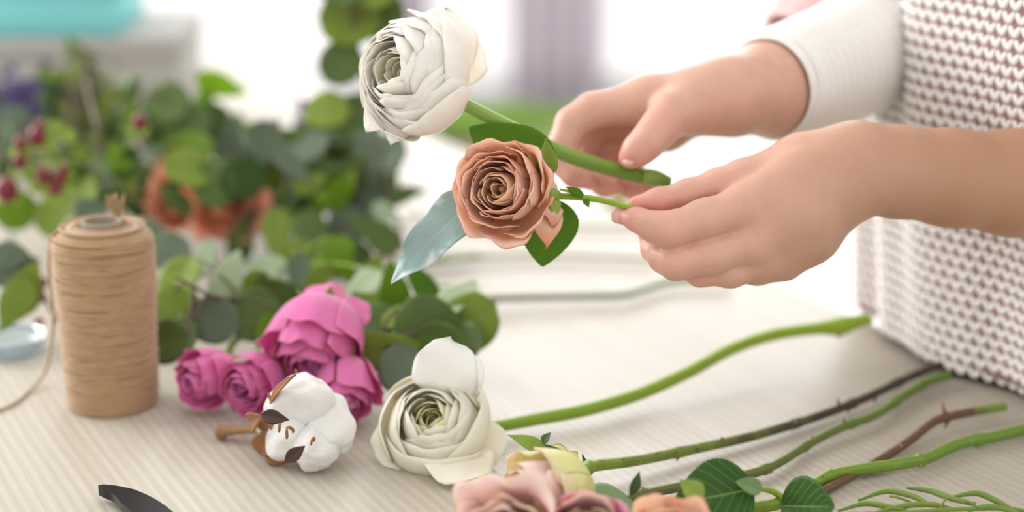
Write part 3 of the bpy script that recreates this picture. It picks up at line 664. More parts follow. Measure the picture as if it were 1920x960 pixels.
add_tube(tr_, 'stem', [base-ax*.004, H(905, 804, .008), H(1000, 787, .008), H(1100, 768, .009), H(1200, 738, .010), H(1290, 698, .016), H(1370, 655, .021), H(1450, 628, .024), H(1530, 616, .026), H(1575, 612, .026), H(1600, 605, .027), H(1626, 598, .028)],
         [.0036, .0036, .0040, .0042, .0042, .0042, .0042, .0042, .0044, .0066, .0050, .0042], M['g_stem'], 90, 14)
V, F, uv = sph(H(1574, 617, .024), [.005, .0062, .003], 12, 8, D(1, 0, -.3)); mesh('stem_node', V, F, M['thorn'], tr_, uv)
V, F, uv = sph(H(1622, 602, .026), [.006, .003, .003], 10, 6); mesh('bract', V, F, M['sepal'], tr_, uv)

PG = 'pink roses heaped behind the cotton boll'
def pink(label, c, ax, rad, ht, seed, n, stem, op=1.0, outer=5, extra=()):
    r = thing('rose', label, 'flower', stem[0], PG); ax = D(*ax)
    fr = rose(r, c-ax*ht*.45, ax, rad, ht, M['pink_out'], M['pink'], seed, n, flare=.06, outer=outer, ruffle=.035, cup=.76, inner_h=.9, open_=op, edge=.2)
    sepals(r, fr, c-ax*ht*.45, rad, rad*.8, 5, 1.6, seed=seed)
    add_tube(r, 'stem', [c-ax*ht*.5]+list(stem), [.0026]*(len(stem)+1), M['st_olive'], 30, 8)
    for e in extra: loose(r, *e, fold=-.1)
    return r
pink('largest magenta rose, topmost of the pink heap', H(597, 630, .050), (-.18, -.80, .60), .0290, .050, 41, 24,
     [H(700, 585, .035), H(820, 572, .012), H(930, 560, .008), H(1100, 556, .006), H(1180, 552, .006), H(1262, 528, .006), H(1375, 524, .006)],
     extra=((H(640, 590, .06), H(570, 536, .075), .030, D(0, .5, 1), M['pink_out'], .3, 2), (H(650, 600, .06), H(690, 562, .07), .024, D(.2, .5, 1), M['pink_out'], .4, 3)))
pink('leftmost of the small magenta roses beside the twine spool', H(392, 705, .024), (-.55, -.25, .75), .0185, .036, 43, 16, [H(440, 640, .02), H(520, 600, .012), H(640, 585, .008)], .95, 4)
pink('small magenta rosebud pressed against the left of the cotton boll', H(478, 712, .026), (-.42, -.28, .85), .0190, .036, 44, 16, [H(520, 650, .02), H(600, 600, .01), H(690, 590, .008)], .95, 4)
pink('magenta rose drooping under the largest bloom, right of the cotton', H(648, 722, .026), (.10, -.75, .6), .0190, .040, 45, 14, [H(680, 650, .02), H(720, 610, .012), H(800, 590, .008)], .95, 5)

# cotton boll
M['cotton'] = NT('cotton_fluff'); t = M['cotton']; t.col((.90, .89, .86)); t.rough(1); t.b.inputs['Subsurface Weight'].default_value = .3; t.b.inputs['Subsurface Scale'].default_value = .004
t.b.inputs['Sheen Weight'].default_value = .4; t.bump(t.noise(420, t.obj(), 5, .7), .002, .8); M['cotton'] = t.m
M['husk'] = plain('dry_husk', (.28, .125, .045), .7, .4, 120); M['husk_dk'] = plain('dark_husk_inside', (.05, .022, .012), .6, .4, 150); M['cstem'] = plain('dry_cotton_stem', (.30, .165, .075), .7, .35, 160)
ct = thing('cotton_boll', 'fluffy white cotton boll with brown husk on a short dry stem', 'cotton', H(560, 850, 0))
rng = np.random.RandomState(4)
def lump(c, r3, ax_, seed, amp=.07, n=40, m=28):
    V, F, uv = sph([0, 0, 0], 1, n, m); rs = np.random.RandomState(seed); s = np.ones(len(V))
    for k_ in range(14):
        d = rs.normal(size=3)*rs.uniform(1.2, 5); s += amp/(1+.25*np.linalg.norm(d))*np.sin(V@d*1.4+rs.uniform(0, 6.3))
    V = V*s[:, None]*np.asarray(r3); return V@frame(ax_)+c, F, uv
for k, (x, y, z, d_, a, b_, rot) in enumerate([(566, 748, .040, .985, .0215, .0165, (.45, .35, .4)), (545, 822, .018, .97, .0150, .0150, (.3, .3, .6)), (590, 836, .016, .965, .0150, .0155, (-.2, -.2, 1)), (624, 800, .024, .985, .0155, .022, (.1, .6, .5)), (520, 800, .020, .98, .012, .012, (.4, .3, .6))]):
    c = H(x, y, z); V, F, uv = lump(c, (a*.9, b_*.95, a*1.0), D(*rot), 10+k); mesh('cotton_lock', V, F, M['cotton'], ct, uv)
def husk(b, t_, nrm, w_, mat, curl=.3):
    X, F, uv = leaf(b, t_, nrm, w_, curl=curl, fold=.35, shape='lance', n=15, m=9); o = mesh('husk', X, F, mat, ct, uv); sd = o.modifiers.new('thick', 'SOLIDIFY'); sd.thickness = .001
cb = H(505, 815, .020)
husk(cb, H(505, 772, .034), D(-.6, 0, .6), .014, M['husk']); husk(P(488, 778, .955), P(540, 787, .950), D(0, .1, 1), .008, M['husk_dk'], .05)
husk(cb, H(484, 858, .004), D(-.3, 0, 1), .014, M['husk']); husk(P(534, 866, .932), P(572, 836, .935), D(.2, .2, 1), .007, M['husk_dk'], .05)
husk(H(500, 830, .012), H(548, 868, .004), D(-.2, -.5, .8), .016, M['husk']); husk(H(490, 780, .035), H(470, 800, .02), D(-.5, 0, 1), .012, M['husk'])
husk(H(505, 760, .04), H(548, 700, .064), D(-.5, .5, .6), .006, M['husk'], .1); husk(H(570, 872, .004), H(612, 870, .004), D(0, -.3, 1), .006, M['husk'], .1)
def fleck(px, py, d): 
    p = P(px, py, d); q = np.random.RandomState(int(px)); a = q.uniform(0, 6)
    e = (math.cos(a)*RT+math.sin(a)*UP)*.0022; V, F, uv = tube([p-e, p+FW*-.001+UP*.0012, p+e, p+e*.8-UP*.0018], [.0005, .0009, .0009, .0003], 10, 6); mesh('fleck', V, F, M['husk'], ct, uv)
for px, py in ((556, 700), (572, 704), (578, 748), (543, 805), (538, 812), (586, 828), (505, 745), (516, 735), (525, 800)):
    z = np.interp(py, [700, 850], [1.004, .945]); fleck(px, py, z+.012)
V, F, uv = tube([cb, H(480, 806, .012), H(445, 806, .008), H(408, 810, .006)], [.0040, .0026, .0028, .0040], 20, 10); mesh('stem', V, F, M['cstem'], ct, uv)
V, F, uv = sph(H(415, 811, .005), .0045, 10, 6); mesh('stem_knot', V, F, M['cstem'], ct, uv)

# twine spool
sp = H(213, 757, 0); SH = .121
tw = NT('jute_twine'); c = tw.mix(tw.noise(1, tw.map(tw.obj(), (50, 50, 500)), 4), (.31, .175, .07), (.52, .34, .18)); c = tw.mix(tw.step(tw.noise(28, tw.obj(), 2), .5, .75), c, (.48, .27, .15))
tw.col(c); tw.rough(.9); tw.b.inputs['Sheen Weight'].default_value = .3; tw.b.inputs['Sheen Roughness'].default_value = .6; tw.bump(tw.noise(1, tw.map(tw.obj(), (300, 300, 1600)), 3), .0006, .8); M['twine'] = tw.m
M['tubec'] = plain('grey_cardboard_tube', (.30, .25, .19), .9, .15, 150)
ts = thing('twine_spool', 'upright spool of natural jute twine with loose end', 'spool', sp)
def srad(z): return np.interp(z, [0, .004, .02, .05, .09, .108, .116, .120], [.0262, .0280, .0288, .0296, .0312, .0314, .0295, .022])
ps = []; rs = np.random.RandomState(7)
zz = np.linspace(.0, .120, 60); core = [(0, 0)]+[(srad(z)-.0008, z) for z in zz]+[(.012, .117), (.0108, .112)]
ps.append(lathe(core, sp, 64))
th = np.linspace(0, 2*math.pi, 57)[:-1]
for i in range(330):
    z0 = .001+.113*((i+.5)/330)+rs.uniform(-.001, .001); til = rs.uniform(-.13, .15)*min(1, z0/.02)*min(1, (.118-z0)/.015); ph = rs.uniform(0, 6.28)
    off = rs.uniform(-.0003, .0007); zc = np.clip(z0+til*.029*np.cos(th+ph), .0008, .119); r = srad(zc)+off
    pts = np.stack([r*np.cos(th), r*np.sin(th), zc], 1)+sp; tgt = np.stack([-np.sin(th), np.cos(th), 0*th], 1); rad_ = np.stack([np.cos(th), np.sin(th), 0*th], 1)
    rr_ = .00062; aa = np.linspace(0, 2*math.pi, 6)[:-1]; tw_ = rs.uniform(0, 6)
    V = pts[:, None]+rr_*(np.cos(aa)[None, :, None]*rad_[:, None]+np.sin(aa)[None, :, None]*np.array([0, 0, 1.]))
    n_ = len(th); I = np.arange(n_)[:, None]*5; J = np.arange(5)[None]; I2 = ((np.arange(n_)+1) % n_)[:, None]*5; J2 = (J+1) % 5
    F = np.stack([(I+J).ravel(), (I2+J).ravel(), (I2+J2).ravel(), (I+J2).ravel()], 1); ps.append((V.reshape(-1, 3), F, None))
for i in range(9):
    r = .0145+i*.0015; ps.append(lathe([(r-.0007, .1185+.0012*math.sin(i)), (r, .1198+.0012*math.sin(i)), (r+.0007, .1185+.0012*math.sin(i))], sp, 48))
for i in range(700):
    a = rs.uniform(0, 6.28); z = rs.uniform(.004, .116); r_ = srad(z)+.0004; p = sp+np.array([r_*math.cos(a), r_*math.sin(a), z]); o_ = np.array([math.cos(a), math.sin(a), rs.uniform(-.4, .7)])*rs.uniform(.001, .003)+rs.normal(size=3)*.0015
    ps.append(tube([p, p+o_*.6, p+o_+[0, 0, rs.uniform(-.001, .001)]], [.00012, .0001, .00005], 4, 3, False))
V, F, uv = merge(ps); mesh('wound_twine', V, F, M['twine'], ts, uv)
V, F, uv = lathe([(.0105, .060), (.0105, .1225), (.0112, .1235), (.0125, .1235), (.0130, .1225), (.0130, .1)], sp, 40); o = mesh('cardboard_tube', V, F, M['tubec'], ts, uv)
V, F, uv = lathe([(0, .06), (.0106, .0601)], sp, 24); mesh('tube_floor', V, F, M['tubec'], o)
q = sp+np.array([.006, .014, .119]); ps = []
for i in range(34):
    d = np.array([rs.uniform(-.4, .5), rs.uniform(-.3, .3), 1.])*.017*rs.uniform(.5, 1.1); ps.append(tube([q, q+d*.5+[.001, 0, 0], q+d+[rs.uniform(-.002, .003), 0, 0]], [.0009, .0007, .0003], 6, 5))
V, F, uv = merge(ps); mesh('frayed_end', V, F, M['twine'], ts, uv)
lx = [sp+np.array([-.020, .010, .119]), sp+np.array([-.029, -.008, .116]), P(93, 470, 1.10), P(92, 520, 1.10), P(100, 600, 1.10), H(88, 690, .012), H(60, 728, .002), H(20, 760, .0015), H(-40, 780, .0015)]
add_tube(ts, 'loose_twine', lx, .0010, M['twine'], 60, 6)

# ================================================================== FOREGROUND ROSES AND STEMS
FG = 'dusty roses at the front edge'
def stem_thing(root, pts, rad, mat, bumps=(), n=90):
    V, F, uv = tube(pts, rad, n, 14); V = V.reshape(n, 14, 3); c = V.mean(1, keepdims=True)
    for t0, amp in bumps:
        g = 1+amp*np.exp(-((np.linspace(0, 1, n)-t0)/.008)**2); V = c+(V-c)*g[:, None, None]
    mesh('stem', V.reshape(-1, 3), F, mat, root, uv)
    return V.mean(1)
def decorate(root, cl, items):
    for t0, d, L, mat, nm in items:
        i = int(t0*(len(cl)-1)); stub(root, nm, cl[i]+D(*d)*.0022, D(*d), .0011, L, M[mat])
# A: rose at the back, facing left, its sepals up
ca = H(1014, 925, .030); axa = D(-.80, -.12, .55)
ra = thing('rose', 'dusty pink rose with greenish outer petals and raised sepals, brown stem', 'flower', H(1080, 900, .0), FG)
fr = rose(ra, ca-axa*.020+D(.3, 0, 0)*.006, axa, .0225, .044, M['dusty'], M['dusty_in'], 51, 18, flare=.10, outer=5, mout=M['dusty_out'], ruffle=.03, cup=.82, inner_h=.85)
loose(ra, H(1085, 905, .022), P(978, 868, .925), .040, D(.1, .5, .85), M['dusty_out'], .30, 3, fold=-.35, label='pale green mottled guard petal')
loose(ra, H(1085, 915, .018), P(1040, 905, .905), .040, D(.2, .1, 1), M['dusty_out'], .30, 5, fold=-.3)
add_leaf(ra, M['sepal'], P(1028, 852, .945), P(955, 814, .935), D(.2, .5, 1), .009, curl=.12, fold=.3, shape='lance', name='sepal')
add_leaf(ra, M['sepal_dk'], P(1068, 874, .930), P(1020, 830, .930), D(.2, .3, 1), .006, curl=.25, fold=.3, shape='lance', name='sepal', label='dark curled sepal')
add_leaf(ra, M['sepal_dk'], P(1019, 833, .930), P(1031, 810, .930), D(-.6, .3, 1), .005, curl=.3, fold=.3, shape='lance', name='sepal')
add_leaf(ra, M['sepal_dk'], P(1068, 880, .928), P(1068, 846, .928), D(.5, .1, 1), .006, curl=.1, fold=.3, shape='lance', name='sepal')
cl = stem_thing(ra, [ca-axa*.018, H(1082, 888, .018), H(1110, 874, .012), H(1190, 864, .008), H(1300, 842, .006), H(1420, 815, .005), H(1540, 778, .005), H(1625, 745, .006), H(1710, 705, .006), H(1795, 672, .007)],
                [.0048, .0046, .0036, .0032, .0031, .0030, .0029, .0029, .0029, .0030], M['st_brown'], ((.2, .35), (.42, .2), (.62, .25), (.74, .3), (.85, .25)))
decorate(ra, cl, [(.205, (-.4, .9, .2), .006, 'scar', 'thorn'), (.205, (-.1, -1, .4), .006, 'scar', 'thorn'), (.42, (0, -.8, .6), .0035, 'thorn', 'thorn'), (.50, (0, .8, .6), .003, 'thorn', 'thorn'), (.62, (0, .5, 1), .003, 'node', 'bud'), (.71, (-.2, 1, .3), .0045, 'thorn', 'thorn'), (.735, (0, -1, .3), .003, 'thorn', 'thorn'), (.80, (0, -1, .3), .004, 'thorn', 'thorn'), (.88, (0, 1, .3), .003, 'node', 'bud')])
# B: front dusty rose
cbz = H(945, 1030, .022); axb = D(-.35, .15, .9)
rb = thing('rose', 'pink rose with wavy cream edged petals cut by the bottom frame', 'flower', H(960, 1040, 0), FG)
fr = rose(rb, cbz-axb*.022+D(.3, 0, 0)*.004, axb, .0270, .042, M['dusty'], M['dusty_in'], 52, 26, flare=.28, outer=6, ruffle=.05, cup=.82, inner_h=.85)
loose(rb, cbz, P(872, 912, .905), .034, D(-.3, .2, 1), M['dusty'], .2, 2, fold=-.2, wav=.10); loose(rb, cbz, P(1008, 888, .89), .034, D(.1, .2, 1), M['dusty'], .3, 5, fold=-.2, wav=.10)
add_tube(rb, 'stem', [cbz-axb*.02, H(1010, 1060, .01), H(1100, 1070, .006), H(1250, 1040, .005)], .003, M['st_green'], 24, 10)
# C: mauve rose
cc_ = H(1098, 1012, .022); axc = D(.05, .25, .95)
rc_ = thing('rose', 'mauve pink rose top between the dusty rose and the salmon rose', 'flower', H(1098, 1050, 0), FG)
rose(rc_, cc_-axc*.016, axc, .0190, .034, M['dusty'], M['dusty_in'], 53, 20, flare=.2, outer=5, mout=M['dusty_in'], ruffle=.03)
cl = stem_thing(rc_, [cc_-axc*.014, H(1160, 945, .012), H(1215, 925, .008), H(1290, 910, .006), H(1400, 890, .005), H(1455, 870, .005), H(1520, 830, .005), H(1580, 800, .006), H(1640, 778, .006), H(1700, 738, .006), H(1740, 715, .007), H(1780, 703, .007)],
                [.0030]*5+[.0028]*7, M['st_olive'], ((.17, .45), (.42, .3), (.53, .3), (.66, .3), (.78, .4), (.88, .45)))
decorate(rc_, cl, [(.17, (0, 1, .3), .003, 'node', 'bud'), (.44, (0, -.8, .6), .003, 'node', 'bud'), (.56, (0, .9, .4), .003, 'node', 'bud'), (.65, (0, .9, .4), .003, 'thorn', 'thorn'), (.78, (0, .3, 1), .003, 'node', 'bud'), (.88, (0, .9, .4), .003, 'node', 'bud')])
add_leaf(rc_, M['under_leaf'], H(1190, 945, .010), P(1090, 940, .90), D(0, .75, .7), .030, curl=.08, fold=.05, serr=.05, n=60)
add_leaf(rc_, M['sepal_dk'], P(1182, 930, .90), P(1200, 884, .90), D(.3, .1, 1), .006, fold=.4, shape='lance', name='sepal')
# D: salmon rose
cdx = H(1260, 1032, .022); axd = D(-.1, .35, .9)
rd = thing('rose', 'salmon orange rose top at the bottom edge beside the dark leaf', 'flower', H(1260, 1060, 0), FG)
rose(rd, cdx-axd*.018, axd, .0215, .036, M['salmon'], M['orange'], 54, 22, flare=.2, outer=6, ruffle=.04)
add_leaf(rd, M['sepal'], P(1318, 940, .885), P(1275, 898, .885), D(.2, .3, 1), .012, curl=.1, fold=.3, shape='lance', name='sepal')
cl = stem_thing(rd, [cdx-axd*.016, H(1350, 975, .012), H(1400, 955, .008), H(1470, 940, .006), H(1545, 897, .006), H(1600, 882, .006), H(1700, 868, .006), H(1740, 858, .005), H(1800, 832, .005), H(1860, 820, .005), H(1925, 805, .005), H(1965, 797, .005)],
                [.0036]*4+[.0034]*8, M['st_green'], ((.38, .35), (.60, .4), (.78, .35)))
decorate(rd, cl, [(.37, (0, .5, .8), .004, 'node', 'bud'), (.60, (0, -.6, .8), .003, 'node', 'bud'), (.63, (0, 0, 1), .002, 'thorn', 'thorn'), (.74, (0, .9, .4), .003, 'node', 'bud'), (.79, (0, 0, 1), .002, 'thorn', 'thorn')])
lb = H(1430, 938, .010)
add_tube(rd, 'side_shoot', [H(1478, 942, .008), H(1450, 922, .014), P(1420, 915, .905)], [.0022, .0018, .0014], M['g_stem'], 12, 8)
add_leaf(rd, M['rose_leaf'], P(1412, 915, .905), P(1262, 945, .895), D(.1, .45, .9), .042, curl=-.10, fold=.06, serr=.05, n=80, m=17, label='dark serrated leaf')
add_leaf(rd, M['rose_leaf'], H(1465, 948, .010), P(1570, 950, .90), D(0, .2, 1), .034, curl=-.10, fold=.1, serr=.05, n=80, m=17)
add_leaf(rd, M['under_leaf'], P(1428, 920, .90), P(1380, 902, .90), D(0, .4, .9), .010, curl=.1, fold=.3, shape='ovate', name='bract')
# red-brown loose stem
rs_ = thing('cut_stem', 'thin reddish brown cut stem crossing under the green one', 'stem', H(1640, 875, 0))
cl = stem_thing(rs_, [H(1490, 950, .0035), H(1560, 912, .0035), H(1640, 868, .0035), H(1700, 830, .004), H(1745, 795, .006), H(1772, 783, .007), H(1830, 771, .007), H(1884, 762, .007)], [.0028]*8, M['st_red'], ((.72, .45),))
decorate(rs_, cl, [(.73, (-.3, 1, .2), .008, 'thorn', 'thorn'), (.73, (0, -1, .3), .005, 'thorn', 'thorn'), (.40, (0, .4, 1), .003, 'node', 'bud'), (.86, (0, .9, .4), .003, 'node', 'bud')])
# white petal tip at the bottom edge
wp = thing('petal', 'small white fallen petal at the bottom edge in front of the leaf', 'petal', H(1468, 975, 0))
add_leaf(wp, M['white'], H(1440, 985, .002), H(1495, 985, .004), (0, 0, 1), .026, curl=.35, fold=-.1, shape='round', name='petal_blade')
# asparagus fern
af = thing('fern_sprig', 'thin green asparagus fern sprig in the bottom right corner', 'greenery', H(1800, 985, 0))
mainp = [H(1560, 965, .006), H(1680, 962, .010), H(1800, 955, .012), H(1900, 955, .008), H(1990, 975, .004)]
add_tube(af, 'stem', mainp, .0012, M['fern'], 24, 6)
def frond(pts, w0):
    ps = [tube([H(*q) for q in pts], [w0*.5, w0, w0, w0*.7][:len(pts)] if len(pts) <= 4 else w0, 20, 6)]
    V, F, uv = merge(ps); mesh('frond', V, F, M['fern'], af, uv)
for pts in ([(1610, 938, .012), (1660, 921, .014), (1710, 930, .014), (1745, 948, .012)], [(1700, 914, .014), (1745, 921, .014), (1785, 935, .014), (1830, 946, .012)], [(1784, 932, .014), (1830, 925, .014), (1865, 938, .012), (1905, 960, .008)],
            [(1572, 958, .010), (1620, 944, .012), (1665, 950, .012), (1700, 958, .010)], [(1640, 962, .01), (1690, 949, .012), (1745, 946, .012), (1790, 956, .01)], [(1815, 958, .01), (1850, 950, .012), (1885, 955, .01), (1930, 972, .006)],
            [(1730, 950, .01), (1690, 935, .013), (1668, 930, .014)], [(1760, 956, .012), (1770, 940, .014), (1778, 932, .014)], [(1840, 955, .012), (1815, 940, .014), (1800, 935, .014)]):
    frond(pts, .0016 if len(pts) == 4 else .0007)
# secateurs: only the hooked tip is in view
M['steel'] = plain('black_steel', (.010, .010, .012), .35, .3, 80, 0); M['steel'].node_tree.nodes['Principled BSDF'].inputs['Specular IOR Level'].default_value = .2; M['grip'] = plain('black_grip', (.02, .02, .02), .6)
sh = thing('pruning_shears', 'black hooked pruning shear tip at the bottom edge', 'pruning shears', H(330, 1010, 0))
def blade(name, top_, bot_, z0, z1, mat, loc_z):
    n_ = 30; a = spline(np.array([H(*q, loc_z) for q in top_]), n_); b_ = spline(np.array([H(*q, loc_z) for q in bot_]), n_)
    V = np.vstack([a+[0, 0, z1], b_+[0, 0, z1], a+[0, 0, z0], b_+[0, 0, z0]]); F = []
    for i in range(n_-1):
        F += [[i, i+1, n_+i+1, n_+i], [2*n_+i, 3*n_+i, 3*n_+i+1, 2*n_+i+1], [i, 2*n_+i, 2*n_+i+1, i+1], [n_+i, n_+i+1, 3*n_+i+1, 3*n_+i]]
    F += [[0, n_, 3*n_, 2*n_], [n_-1, 3*n_-1, 4*n_-1, 2*n_-1]]; mesh(name, V, F, mat, sh, smooth=False)
blade('hook_blade', [(186, 938), (198, 936), (230, 940), (265, 950), (310, 975), (360, 1020)], [(186, 941), (196, 946), (215, 955), (230, 972), (265, 1000), (320, 1045)], .004, .009, M['steel'], .0)
blade('cutting_blade', [(225, 990), (260, 985), (300, 990), (345, 1015)], [(225, 992), (250, 1010), (290, 1030), (335, 1045)], .0005, .004, M['steel'], .0)
add_tube(sh, 'handle', [H(340, 1020, .006), H(400, 1070, .008), H(480, 1100, .008), H(600, 1110, .008)], [.005, .007, .007, .006], M['grip'], 24, 10)
add_tube(sh, 'handle', [H(340, 1035, .006), H(360, 1100, .008), H(400, 1180, .008), H(480, 1260, .008)], [.005, .007, .007, .006], M['grip'], 24, 10)

# ================================================================== FOLIAGE BEHIND
def branch(name, label, stem_px, leaves, seed=0, cat='greenery', group='eucalyptus and leafy branches', rad=.0017, smat='twig', fill=()):
    """stem_px: (px,py,z height) list; leaves: (px,py,depth,size m,mat,shape)"""
    rng = random.Random(seed); sp_ = [H(*q) if q[2] < .5 else P(*q) for q in stem_px]
    r = thing(name, label, cat, sp_[0], group); add_tube(r, 'stem', sp_, [rad]*(len(sp_)-1)+[rad*.6], M[smat], 30, 6)
    cl = spline(np.array(sp_), 40); lv = list(leaves)
    for (x0, x1, y0, y1, d0, d1, n_, s0, s1, mats, shp) in fill:
        for k in range(n_): lv.append((rng.uniform(x0, x1), rng.uniform(y0, y1), rng.uniform(d0, d1), rng.uniform(s0, s1), rng.choice(mats), shp))
    pet = []
    for (px, py, d, s, m_, shp) in lv:
        c = P(px, py, d)
        if c[2] < s*.35: c[2] = s*.35+rng.uniform(0, .01)
        a = rng.uniform(0, 6.28); dirv = math.cos(a)*RT+math.sin(a)*UP*.9+FW*rng.uniform(-.5, .5); dirv /= np.linalg.norm(dirv)
        q = cl[np.argmin(np.linalg.norm(cl-c, axis=1))]
        if (c-q)@dirv < 0: dirv = -dirv
        b = c-dirv*s/2; t_ = c+dirv*s/2
        lo = min(b[2], t_[2])
        if lo < .004: b[2] += .004-lo; t_[2] += .004-lo
        nrm = -FW+rng.uniform(-.6, .6)*RT+rng.uniform(-.2, .8)*UP
        add_leaf(r, M[m_], b, t_, nrm, s*(.92 if shp == 'round' else .55), curl=rng.uniform(-.12, .15), fold=rng.uniform(0, .15), shape=shp, n=15, m=11, wav=.02, seed=rng.uniform(0, 6))
        if np.linalg.norm(b-q) > .004: pet.append(tube([q, (q+b)/2+np.array([0, 0, .004]), b], [.0011, .0009, .0007], 6, 5))
    if pet: V, F, uv = merge(pet); mesh('petiole', V, F, M[smat], r, uv)
    return r
branch('eucalyptus_branch', 'tall eucalyptus branch rising behind the held white ranunculus', [(760, 470, .004), (720, 330, .08), (690, 180, 1.42), (665, 60, 1.40), (650, -60, 1.38)],
       [(655, 35, 1.40, .052, 'euc2', 'round'), (705, 20, 1.41, .050, 'euc', 'round'), (640, 118, 1.40, .040, 'euc', 'round'), (612, 208, 1.40, .040, 'euc2', 'round'), (668, 220, 1.44, .046, 'euc', 'round'),
        (640, -30, 1.38, .05, 'euc', 'round'), (700, -40, 1.38, .05, 'euc2', 'round'), (720, 300, 1.46, .05, 'euc3', 'round')], 61)
branch('eucalyptus_branch', 'eucalyptus branch with big dark leaves above the orange blooms', [(560, 420, .01), (480, 370, .05), (400, 290, 1.50), (320, 200, 1.50), (290, 170, 1.50)],
       [(312, 195, 1.50, .046, 'euc', 'round'), (345, 225, 1.50, .050, 'euc', 'round'), (355, 290, 1.48, .048, 'green', 'round'), (418, 335, 1.46, .046, 'euc', 'round'), (430, 260, 1.52, .046, 'euc3', 'round'), (395, 235, 1.52, .044, 'euc', 'round'), (300, 250, 1.5, .045, 'euc', 'round'),
        (480, 290, 1.5, .045, 'euc3', 'round'), (330, 305, 1.47, .046, 'euc2', 'round'), (400, 345, 1.36, .040, 'euc', 'round'), (355, 318, 1.36, .042, 'euc2', 'round'), (455, 335, 1.36, .038, 'dark', 'round')], 62)
branch('leafy_branch', 'lime green leaf sprig standing above the dark eucalyptus', [(470, 380, .02), (440, 280, 1.55), (390, 190, 1.56)], [(415, 160, 1.56, .050, 'lime', 'ovate'), (385, 185, 1.56, .035, 'lime', 'ovate'), (470, 265, 1.54, .04, 'green', 'ovate'), (440, 235, 1.56, .03, 'euc2', 'ovate')], 63, smat='g_stem')
branch('leafy_branch', 'dense green leafy branch in the middle of the far greenery', [(760, 420, .006), (640, 390, .02), (540, 330, .07), (500, 270, .10)], [(520, 330, 1.45, .05, 'euc2', 'ovate'), (600, 350, 1.42, .055, 'green', 'ovate')], 64,
       fill=[(470, 720, 235, 385, 1.36, 1.6, 44, .022, .040, ['euc2', 'euc', 'green', 'euc', 'euc3', 'dark'], 'ovate'), (480, 720, 250, 385, 1.38, 1.6, 22, .034, .046, ['euc2', 'euc', 'dark', 'euc3'], 'round')])
branch('leafy_branch', 'fine bright green shrubby branch rising in front of the white boxes', [(330, 430, .01), (240, 330, .06), (180, 230, .12), (150, 90, 1.66)], [], 65,
       fill=[(90, 260, 130, 330, 1.5, 1.7, 76, .016, .034, ['green', 'euc2', 'green', 'euc', 'dark'], 'ovate'), (130, 170, 80, 140, 1.62, 1.68, 5, .018, .024, ['green'], 'ovate')])
branch('leafy_branch', 'dark green branch spreading behind the red berries', [(420, 440, .01), (300, 360, .03), (180, 340, .05), (60, 330, .06)], [], 66,
       fill=[(130, 330, 280, 400, 1.36, 1.55, 46, .02, .04, ['euc', 'euc2', 'dark', 'euc', 'green'], 'ovate'), (0, 110, 150, 330, 1.6, 1.75, 16, .03, .045, ['euc3', 'euc'], 'ovate')])
branch('eucalyptus_branch', 'green leaf sprig low at the left edge beside the berries', [(300, 430, .01), (180, 410, .02), (60, 400, .03)], [(30, 395, 1.40, .036, 'green', 'round'), (95, 410, 1.38, .034, 'euc2', 'round'), (150, 370, 1.40, .04, 'euc2', 'round'), (200, 365, 1.42, .036, 'euc2', 'round'), (120, 350, 1.42, .035, 'euc', 'round'), (170, 400, 1.36, .03, 'euc3', 'round'), (280, 450, 1.33, .035, 'euc3', 'round')], 67)
branch('eucalyptus_branch', 'long woody eucalyptus branch lying across with hanging dark leaves', [(300, 410, .012), (420, 402, .02), (560, 392, .03), (700, 382, .03), (800, 360, .03)],
       [(450, 450, 1.40, .045, 'euc', 'ovate'), (520, 440, 1.38, .050, 'euc2', 'ovate'), (585, 445, 1.36, .055, 'euc', 'ovate'), (650, 425, 1.38, .036, 'euc3', 'round'), (705, 440, 1.34, .050, 'euc', 'ovate'), (620, 480, 1.32, .045, 'green', 'ovate'), (665, 470, 1.34, .036, 'euc', 'ovate'), (725, 400, 1.40, .03, 'euc4', 'ovate'), (480, 400, 1.42, .035, 'euc3', 'round'), (760, 365, 1.44, .034, 'euc', 'ovate'), (545, 480, 1.33, .04, 'euc2', 'ovate')], 68, rad=.003)
branch('eucalyptus_branch', 'round leaved eucalyptus branch just right of the twine spool', [(640, 560, .012), (520, 540, .03), (420, 560, .05), (330, 520, .07)],
       [(338, 520, 1.20, .036, 'euc2', 'round'), (330, 580, 1.17, .038, 'euc2', 'round'), (400, 600, 1.16, .036, 'euc3', 'round'), (428, 522, 1.20, .044, 'euc4', 'ovate'), (475, 590, 1.18, .042, 'euc', 'round'), (310, 640, 1.14, .034, 'euc', 'round'), (470, 545, 1.22, .04, 'euc2', 'ovate'), (345, 630, 1.16, .03, 'euc', 'round'), (500, 620, 1.17, .03, 'green', 'ovate'), (290, 600, 1.19, .034, 'euc', 'round'), (385, 480, 1.24, .03, 'euc4', 'ovate'), (315, 470, 1.25, .034, 'euc3', 'round'), (500, 500, 1.25, .034, 'euc4', 'ovate')], 69)
branch('eucalyptus_branch', 'eucalyptus branch with large leaves behind the cream ranunculus', [(930, 565, .008), (860, 570, .02), (780, 590, .03), (710, 640, .03), (690, 690, .02)],
       [(800, 612, 1.13, .046, 'euc', 'round'), (880, 605, 1.14, .044, 'euc2', 'round'), (752, 692, 1.08, .034, 'euc3', 'round'), (722, 655, 1.10, .048, 'euc2', 'ovate'), (855, 560, 1.15, .042, 'euc4', 'ovate'), (740, 545, 1.18, .044, 'green', 'ovate'), (790, 535, 1.18, .040, 'rose_leaf2', 'ovate'), (700, 570, 1.18, .036, 'euc2', 'ovate'), (830, 650, 1.11, .036, 'euc', 'round'), (700, 605, 1.16, .036, 'euc', 'round'), (760, 590, 1.15, .035, 'euc2', 'ovate'), (690, 660, 1.12, .03, 'euc4', 'ovate'), (870, 640, 1.13, .03, 'euc', 'round')], 70)
